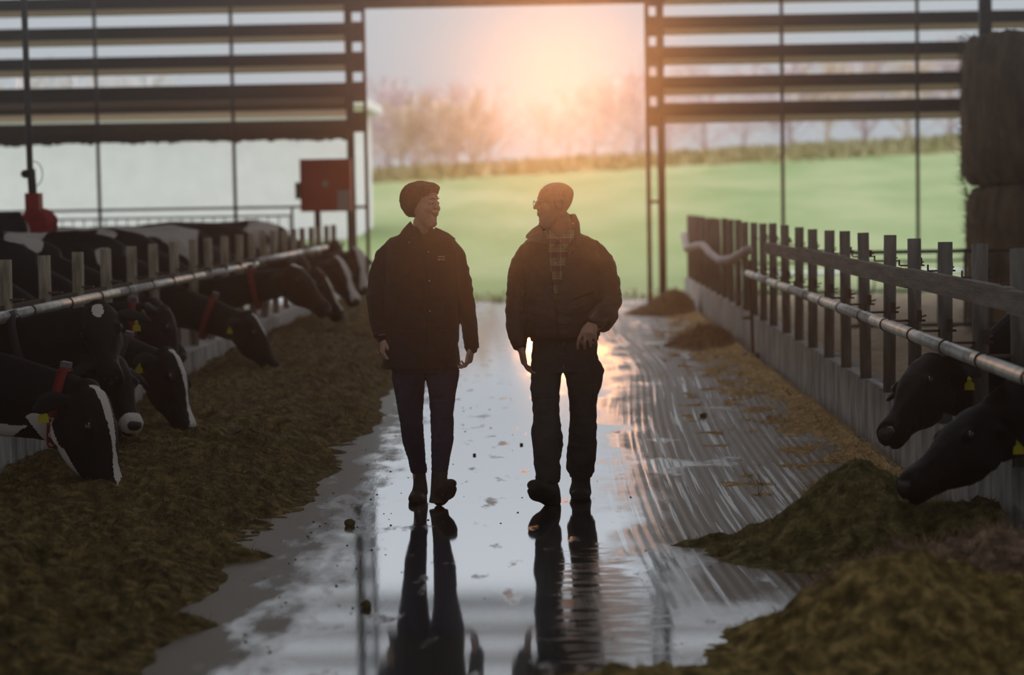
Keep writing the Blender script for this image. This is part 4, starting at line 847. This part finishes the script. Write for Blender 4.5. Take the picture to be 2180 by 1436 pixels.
# boots
b=M(); b.rings([hring(y,l,r_,hd,dy) for y,l,r_,hd,dy in((1012,1146,1186,.052,-.22),(1030,1148,1192,.055,-.225),(1048,1154,1194,.06,-.23),(1060,1162,1194,.058,-.22))])
b.sweep([pp(1172,1048,-.23),pp(1156,1042,-.33),pp(1138,1032,-.42)],[(.055,.042),(.058,.040),(.047,.032)],n=14)
me=remesh(b,.006,2,'boot'); bo=obj('boot',me,MT['boot'],mp_); sole_plate(pp(1180,1066,-.20),pp(1130,1036,-.45),(.3,-.55,-.75),.055,.026,MT['sole'],bo)
b=M(); b.rings([hring(y,l,r_,hd,dy) for y,l,r_,hd,dy in((1008,1216,1258,.055,.08),(1030,1217,1257,.056,.08),(1045,1212,1259,.08,.05),(1052,1212,1260,.09,.03))]); b.sweep([pp(1237,1046,.10),pp(1236,1052,-.02),pp(1235,1054,-.10)],[(.055,.04),(.058,.036),(.052,.03)],n=14)
me=remesh(b,.006,2,'boot'); bo=obj('boot',me,MT['boot'],mp_)
q=PZ(1236,1060); so=M().rings([[Vector((q.x+(.054+.006*math.sin(-a))*math.cos(a), YP+.0+.165*math.sin(a), z)) for a in np.linspace(0,2*math.pi,24,endpoint=False)] for z in(.002,.03)]); obj('sole',so,MT['sole'],bo)
rehome(mp_,(pp(1200,1060).x,YP,0))
# ================================================================== cows
def coat():
    m=bpy.data.materials.new('cow_coat'); m.use_nodes=True; t=m.node_tree; b=t.nodes['Principled BSDF']
    a=N(t,'ShaderNodeAttribute'); a.attribute_name='white'; tcn=N(t,'ShaderNodeTexCoord')
    n=N(t,'ShaderNodeTexNoise',ins={'Scale':60,'Detail':3}); t.links.new(tcn.outputs['Object'],n.inputs['Vector'])
    ad=N(t,'ShaderNodeMath',op='MULTIPLY_ADD'); t.links.new(n.outputs['Fac'],ad.inputs[0]); ad.inputs[1].default_value=.35; t.links.new(a.outputs['Fac'],ad.inputs[2])
    r=N(t,'ShaderNodeValToRGB'); r.color_ramp.elements[0].position=.62; r.color_ramp.elements[1].position=.74; r.color_ramp.elements[0].color=(.0035,.003,.0035,1); r.color_ramp.elements[1].color=(.80,.72,.66,1); t.links.new(ad.outputs[0],r.inputs[0])
    t.links.new(r.outputs[0],b.inputs['Base Color']); b.inputs['Roughness'].default_value=.6; b.inputs['Specular IOR Level'].default_value=.16
    n2=N(t,'ShaderNodeTexNoise',ins={'Scale':110,'Detail':2}); t.links.new(tcn.outputs['Object'],n2.inputs['Vector']); bp=N(t,'ShaderNodeBump',ins={'Strength':.35,'Distance':.006}); t.links.new(n2.outputs['Fac'],bp.inputs['Height']); t.links.new(bp.outputs[0],b.inputs['Normal'])
    return m
MT['coat']=coat()
MT['cow_eye']=mat('wet_dark_eye',(.012,.012,.02),rough=.03,spec=1.0); MT['nose']=mat('wet_black_muzzle',(.02,.018,.02),(.035,.03,.03),60,.3,.3,120,spec=.6)
MT['pink_nose']=mat('pink_tongue',(.5,.25,.2),rough=.4)
MT['collar_red']=mat('red_collar_strap',(.22,.012,.01),(.28,.02,.015),20,.6); MT['collar_black']=mat('black_collar_strap',(.03,.025,.025),(.05,.04,.04),20,.6)
MT['transp']=mat('grey_transponder',(.2,.19,.19),rough=.5); MT['digit']=mat('white_digit',(.75,.7,.68),rough=.6)
def text_mesh(txt,size,M4,mt_,parent,name='number'):
    c=bpy.data.curves.new('t','FONT'); c.body=txt; c.size=size; c.extrude=.0008; c.align_x='CENTER'; c.align_y='CENTER'
    o=bpy.data.objects.new('t',c); COL.objects.link(o); dg=bpy.context.evaluated_depsgraph_get(); dg.update(); me=bpy.data.meshes.new_from_object(o.evaluated_get(dg)); bpy.data.objects.remove(o)
    me.transform(M4); me.materials.clear(); return obj(name,me,mt_,parent,smooth=False)
TRUNK=[(-1.86,1.10,.12,.10),(-1.80,1.13,.24,.19),(-1.66,1.12,.30,.27),(-1.48,1.08,.35,.30),(-1.2,1.01,.41,.33),(-.85,.96,.45,.37),(-.45,.95,.46,.37),(-.15,.98,.43,.31),(.08,1.03,.39,.25),(.24,1.07,.32,.18),(.34,1.09,.24,.13)]
def cow(label,X,Yc,side,poll,muz,dors,voxel=.014,hs=1.0,seed=1,patch=None,face=None,tag_=True,collar=None,digits=None,yaw=0.,scale=1.0,eartag_both=False,fence=(-3.5,.76),nk=1.0,mouth=False,ear_droop=.2):
    """side +1: faces +X. X,Yc: point of the shoulder. poll/muz world points, dors: rough world dir of the forehead"""
    poll=Vector(poll); muz=Vector(muz); S=scale
    R=Matrix.Rotation(yaw,3,'Z') if side>0 else Matrix.Rotation(math.pi+yaw,3,'Z')
    B=lambda x,y,z: Vector((X,Yc,0))+R@(Vector((x,y,z))*S)
    e=empty('cow',(0,0,0),label=label,cat='cow')
    b=M(); rg=[]
    for x,zc,hh,hw in TRUNK:
        q=[]
        for k in range(26):
            a=2*math.pi*k/26; cc,ss=math.cos(a),math.sin(a)
            yy=hw*cc*(1-.25*max(0,ss)**1.5 if x>-1.3 else 1-.12*max(0,ss)); zz=zc+hh*math.copysign(abs(ss)**.92,ss)
            q.append(B(x,yy,zz))
        rg.append(q)
    b.rings(rg)
    b.sweep([B(-1.75,0,1.40),B(-1.3,0,1.425),B(-.7,0,1.40),B(-.1,0,1.43),B(.2,0,1.36)],[(.05,.03),(.06,.035),(.07,.03),(.05,.04),(.05,.05)],n=10)   # topline
    for sy in(1,-1):
        b.ell(B(-1.42,sy*.26,1.34),(.11,.08,.07),n=12); b.ell(B(-1.78,sy*.13,1.27),(.08,.06,.06),n=12)      # hip and pin bones
        b.ell(B(-.02,sy*.2,1.08),(.17,.10,.28),n=12)
        b.sweep([B(.0,sy*.19,.95),B(.03,sy*.18,.68),B(.03,sy*.165,.44),B(.0,sy*.16,.25),B(.0,sy*.16,.11),B(.04,sy*.16,.04)],[.12,.075,.052,.038,.044,.052],n=12)
        b.sweep([B(-1.45,sy*.2,1.0),B(-1.30,sy*.21,.74),B(-1.50,sy*.19,.50),B(-1.60,sy*.18,.44),B(-1.56,sy*.18,.26),B(-1.52,sy*.18,.11),B(-1.47,sy*.18,.04)],[.20,.13,.06,.052,.040,.044,.052],n=12)
    b.ell(B(-1.28,0,.60),(.22,.17,.14),n=14)
    b.sweep([B(-1.84,0,1.33),B(-1.95,0,1.15),B(-1.96,0,.8),B(-1.94,0,.5)],[.035,.025,.02,.035],n=8)
    # head frame
    u=(muz-poll).normalized(); d=Vector(dors); d=(d-u*d.dot(u)).normalized(); w=u.cross(d).normalized(); HR=Matrix((u,w,d)).transposed(); h=hs*S
    Hh=lambda a,s_,z: poll+HR@(Vector((a,s_,z))*h)
    # neck
    nb=B(.12,0,1.05); pe=Hh(.02,0,-.085)
    if fence: 
        tf=(fence[0]-X)/(pe.x-X); mid=Vector((fence[0],Yc+(pe.y-Yc)*tf,fence[1]))
    else: mid=B(.34,0,1.08).lerp(pe,.5)+Vector((0,0,.05*S))
    n1=nb.lerp(mid,.5)+Vector((0,0,.03))
    perp=(pe-nb).normalized(); 
    b.sweep([B(-.12,0,1.04),nb,n1,mid,mid.lerp(pe,.5)+Vector((0,0,.015)),pe],[(.24*S,.34*S),(.19*S,.29*S),(.135*S,.235*S),(.11*S,.19*S*nk),(.10*S,.165*S*nk),(.088*S,.135*S*nk)],up=(0,0,1),n=20)
    # head: rings along u : (a, z centre, half height, half width)
    L_=.56
    tb=[(-.055,-.045,.045,.05),(-.035,-.04,.09,.085),(.0,-.035,.115,.105),(.05,-.05,.135,.112),(.11,-.065,.150,.112),(.17,-.068,.150,.112),(.23,-.068,.138,.098),(.29,-.062,.118,.080),(.35,-.055,.096,.066),(.41,-.05,.085,.063),(.46,-.046,.084,.071),(.505,-.045,.082,.078),(.54,-.047,.070,.073),(.562,-.048,.048,.055)]
    rg=[]
    for a,zc,hh,hw in tb:
        q=[]
        for k in range(24):
            t_=2*math.pi*k/24; cc,ss=math.cos(t_),math.sin(t_); wd=hw*(1-.38*max(0,-ss)**1.2)
            q.append(Hh(a,wd*math.copysign(abs(cc)**.8,cc),zc+hh*math.copysign(abs(ss)**(.75 if ss>0 else 1.0),ss)))
        rg.append(q)
    b.rings(rg)
    for s_ in(1,-1):
        b.ell(Hh(.175,s_*.094,.030),(.045*h,.028*h,.030*h),HR,n=12); b.ell(Hh(.12,s_*.085,-.13),(.08*h,.03*h,.06*h),HR,n=12); b.ell(Hh(.52,s_*.045,-.005),(.03*h,.026*h,.025*h),HR,n=12)
        # ears: leaf shapes
        e0=Hh(.015,s_*.095,-.03); e1=Hh(.00,s_*.165,-.045-.03*ear_droop); e2=Hh(.03,s_*.245,-.06-.1*ear_droop); e3=Hh(.055,s_*.29,-.07-.15*ear_droop)
        b.sweep([e0,e1,e2,e3],[(.026*h,.026*h),(.052*h,.016*h),(.045*h,.013*h),(.015*h,.010*h)],up=d,n=12)
    b.ell(Hh(-.035,0,.02),(.05*h,.07*h,.05*h),HR,n=12)    # poll tuft
    me=remesh(b,voxel,3,'body'); v=getv(me); nn=getn(me)
    v=v+nn*(.010*fbm(v*4,3,seed)+.003*fbm(v*24,2,seed+2))[:,None]
    loc=(v-np.array(Hh(0,0,0)))@np.array(HR)/h                 # head-local
    bl=((v-np.array((X,Yc,0)))@np.array(R))/S
    ishead=(loc[:,0]>-.09)&(loc[:,0]<.62)&(np.abs(loc[:,1])<.18)&(loc[:,2]>-.26)&(loc[:,2]<.12)
    # mouth slit & nostrils & eye sockets sculpted in
    sl=ishead&(loc[:,0]>.40)&(np.abs(loc[:,2]+.085)<.011); v[sl]-=nn[sl]*.010*h
    for s_ in(1,-1):
        k=np.exp(-(((loc[:,0]-.535)/.020)**2+((loc[:,1]-s_*.036)/.013)**2+((loc[:,2]+.015)/.03)**2)); v-=nn*(k*.02*h)[:,None]
    setv(me,v)
    wn=.8*fbm(v*np.array([1.6,1.6,1.9]),3,seed+20)
    white=np.zeros(len(v))
    if patch is not None: white=np.clip((wn-patch)*8+.4,0,.85)
    white[ishead]=0; white[bl[:,0]>.22]=0
    belly=(bl[:,2]<.66)&(bl[:,0]>-1.4)&(bl[:,0]<.0)&(np.abs(bl[:,1])<.3)
    if patch is not None: white[(bl[:,2]<.4)&(bl[:,0]<.3)&~ishead]=.8
    def setw(mk,val=.85): white[mk]=val
    if face: 
        for fn in face: setw(fn(loc,v)&(ishead|(fn.__name__=='wany')))
    attr(me,'white',white); o=obj('body',me,MT['coat'],e)
    for s_ in(1,-1):
        obj('eye',M().ell(Hh(.178,s_*.114,.032),(.021*h,.013*h,.017*h),HR,n=14,m=10),MT['cow_eye'],o)
        hz_=obj('hoof',M().sweep([B(.03,s_*.16,.012),B(.045,s_*.16,.06)],[.055*S,.046*S],n=12),MT['black'],o)
        obj('hoof',M().sweep([B(-1.49,s_*.18,.012),B(-1.475,s_*.18,.06)],[.055*S,.046*S],n=12),MT['black'],o)
    nz=M().ell(Hh(.532,0,-.018),(.034*h,.062*h,.040*h),HR,n=14,m=10); obj('muzzle',nz,MT['nose'],o)
    if mouth: obj('tongue',M().ell(Hh(.50,0,-.10),(.05*h,.03*h,.014*h),HR),MT['pink_nose'],o)
    if tag_:
        for s_ in((1,-1) if eartag_both else ((1,) if tag_ is True else (tag_,))):
            c=Hh(.045,s_*.215,-.075-.08*ear_droop); dn=Vector((0,0,-1)); rt=Vector((1,0,0))
            if abs(HR.col[1].x)<.3: rt=Vector((.9,-.4,0)).normalized()
            f_=M(); sh=[(-.012,.0),(.012,.0),(.018,-.022),(.034,-.036),(.036,-.082),(-.036,-.082),(-.034,-.036),(-.018,-.022)]
            n_=rt.cross(dn).normalized()*-1
            if n_.y>0: n_=-n_
            P_=[c+rt*a*h*.68-dn*bq*h*.68+n_*.030*h for a,bq in sh]; Q_=[p-n_*.004 for p in P_]
            f_.add(P_+Q_,[tuple(range(8)),tuple(range(15,7,-1))]+[(i,(i+1)%8,8+(i+1)%8,8+i) for i in range(8)]); f_.ell(c+n_*.03*h,(.012*h,.006,.012*h),n=10,m=6)
            obj('ear_tag',f_,MT['yellow'],o,smooth=False)
    if collar:
        cpos,ccol=collar; a=pe.lerp(mid,cpos); ax=(pe-mid).normalized(); rw=(.105*S,.185*S*nk) if cpos>.35 else (.098*S,.145*S*nk)
        sdv=ax.cross(Vector((0,0,1))).normalized(); uv=sdv.cross(ax).normalized(); q0=[];wd=.028*S
        pts=[]; n=32
        for off,rs in((-wd,1.0),(wd,1.0),(wd,1.045),(-wd,1.045)):
            pts.append([a+ax*off+sdv*((rw[0]+.012)*rs)*math.cos(2*math.pi*k/n)+uv*((rw[1]+.02)*rs)*math.sin(2*math.pi*k/n) for k in range(n)])
        c_=M(); V=[p for q in pts for p in q]; c_.add(V,[(i*n+k,i*n+(k+1)%n,((i+1)%4)*n+(k+1)%n,((i+1)%4)*n+k) for i in range(4) for k in range(n)])
        co=obj('collar',c_,MT[ccol],o)
        obj('transponder',M().box(a+uv*(rw[1]+.030),(.055,.05,.05),Matrix((ax,sdv,uv)).transposed()),MT['transp'],co,smooth=False)
        if digits:
            # digits stand on the strap side that faces the aisle camera
            sgn=1 if sdv.y<0 else -1
            for i,ch in enumerate(digits):
                an=(-.62-.34*(i-1.0)); nrm=(sdv*sgn*math.cos(an)+uv*math.sin(an)); pos=a+sdv*sgn*(rw[0]+.022)*math.cos(an)+uv*(rw[1]+.034)*math.sin(an)+nrm*.006
                yv=(uv*math.cos(an)-sdv*sgn*math.sin(an)).normalized(); zv=nrm.normalized(); xv=yv.cross(zv).normalized(); zv=xv.cross(yv).normalized()
                Mx=Matrix((xv,yv,zv)).transposed().to_4x4(); Mx.translation=pos+zv*.004; text_mesh(ch,.062,Mx,MT['digit'],co)
    rehome(e,(X,Yc,0)); return e
# face markings (head-local coordinates; +z is the forehead side)
def blaze(w0,w1,a0=-.02,a1=.58,off=0.):
    def f(l,v): 
        ww=w0+(w1-w0)*np.clip((l[:,0]-a0)/(a1-a0),0,1); ww=ww*(1+.4*vnoise(l*np.array([14,0,0]),4)); return (l[:,2]>-.02)&(np.abs(l[:,1]-off)<ww)&(l[:,0]>a0)&(l[:,0]<a1)
    return f
def star(a,r1,r2,off=0.):
    def f(l,v): return (l[:,2]>.0)&((((l[:,0]-a)/r1)**2+((l[:,1]-off)/r2)**2+.3*vnoise(l*40,3))<1)
    return f
def snip(a0): 
    def f(l,v): return (l[:,0]>a0)&(l[:,2]>-.08)
    return f
def jawwhite(a0,a1):
    def f(l,v): return (l[:,2]<-.15)&(l[:,0]>a0)&(l[:,0]<a1)
    return f
def wany(l,v): return (l[:,0]<.02)&(v[:,0]<-2.6)&(v[:,0]>-3.6)&(v[:,2]<.47+.03*vnoise(v*7,4))&(v[:,2]>.3)
P3=lambda px,py,Y: PY(px,py,Y)
XS=-4.3     # shoulders just behind the left fence
# nearest left cow, blaze down the face, collar 766
cow('nearest left cow eating silage, white blaze, red collar reading 766',XS,11.9,1,P3(184,846,11.75),P3(246,1030,11.55),(1,-.35,.5),.010,1.22,3,patch=.62,fence=(-3.5,.68),nk=1.42,face=[wany,blaze(.052,.016,-.03,.30),blaze(.02,.045,.28,.58),jawwhite(-.02,.34)],tag_=1,collar=(.10,'collar_red'),digits='766')
cow('black cow with white forehead star looking straight towards the viewer',XS,12.95,1,P3(210,668,12.85),P3(243,842,12.35),(.15,-1,.35),.010,1.02,4,patch=.30,face=[star(.055,.062,.036,.0)],tag_=-1,ear_droop=.1,collar=(.7,'collar_black'))
cow('cow with only its white-snipped muzzle showing below the star-faced cow',XS,13.75,1,P3(238,775,13.7),P3(288,905,13.35),(.7,-.7,.5),.012,1.0,5,patch=.45,face=[snip(.47)],tag_=False)
cow('black cow eating, white forehead stripe, black collar with grey box',XS,14.6,1,P3(355,765,14.5),P3(408,912,14.25),(1,-.25,.5),.010,1.05,6,patch=.2,face=[blaze(.05,.02,-.04,.34),blaze(.02,.04,.34,.58)],tag_=1,collar=(.32,'collar_black'),digits='12')
cow('black cow with red collar, yellow-tagged ear sticking out beside a post',XS,16.1,1,P3(348,672,16.0),P3(378,800,15.7),(1,.1,.5),.014,1.0,7,patch=.02,tag_=1,collar=(.3,'collar_red'),ear_droop=0.)
cow('black cow standing behind the fence, muzzle hidden below the pipe',XS-.2,17.7,1,P3(330,655,17.6),P3(378,735,17.4),(1,-.2,.6),.018,1.0,8,patch=.05,tag_=False)
cow('black cow with lowered head and red collar, alone at mid fence',XS,19.4,1,P3(528,682,19.3),P3(583,772,19.1),(1,-.3,.5),.014,1.05,9,patch=.10,face=[blaze(.045,.015,-.02,.22)],tag_=1,collar=(.5,'collar_red'))
cow('black cow with raised muzzle and glinting green eye at far fence',XS,20.9,1,P3(625,580,20.8),P3(712,672,20.4),(.8,-.4,.9),.014,1.1,10,patch=.08,face=[star(.0,.05,.06)],tag_=False,collar=(.4,'collar_red'))
cow('far cow with dark face and pale stripe on its nose, eating',XS+.1,23.6,1,P3(672,585,23.5),P3(742,692,23.2),(1,-.35,.6),.016,1.1,11,patch=.02,face=[blaze(.03,.02,.1,.5)],tag_=False)
cow('far cow with patched white face behind the pale-nosed one',XS+.2,26.0,1,P3(715,560,25.8),P3(768,655,25.4),(.8,-.6,.5),.018,1.15,12,patch=.1,face=[blaze(.05,.05,-.05,.56),jawwhite(.1,.4)],tag_=False)
cow('farthest left cow, white face beside the door post',XS+.3,29.0,1,P3(757,540,28.8),P3(784,630,28.3),(.6,-.8,.5),.02,1.2,13,patch=.08,face=[blaze(.06,.05,-.05,.56)],tag_=False)
cow('far cow standing back in the left row, white hip patches',-4.5,24.8,1,P3(640,560,24.7),P3(672,625,24.5),(1,-.2,.5),.022,1.0,14,patch=.05,tag_=False)
cow('far cow at the end of the left row under the red cabinet',-4.4,31.5,1,P3(712,520,31.4),P3(740,580,31.2),(1,-.2,.5),.024,1.0,15,patch=.2,tag_=False)
cow('brown-headed cow rubbing beside the hanging red brush',-8.0,22.0,1,P3(38,466,21.9),P3(56,502,21.7),(1,-.3,.4),.02,.9,16,patch=.2,face=[blaze(.03,.03,.05,.5)],tag_=False,scale=1.02,fence=None)
# right side
XRS=2.95
cow('black right cow with raised head and open mouth over the wall',XRS,11.1,-1,P3(1978,785,10.75),P3(1868,945,10.3),(-.75,-.45,.8),.009,1.0,21,patch=None,tag_=-1,mouth=True,ear_droop=.1,fence=(2.13,.66))
cow('black right cow nearest the viewer, head down in dark silage',XRS+.05,9.75,-1,P3(2092,895,9.65),P3(1905,1045,9.35),(-.75,-.3,.9),.009,1.0,22,patch=None,tag_=-1,fence=(2.13,.63))
cow('black cow body standing in the right pen, behind the raised head',XRS+.5,12.6,-1,P3(2110,760,12.5),P3(2080,850,12.2),(-.75,-.3,.9),.014,1.0,23,patch=None,tag_=False,fence=None)
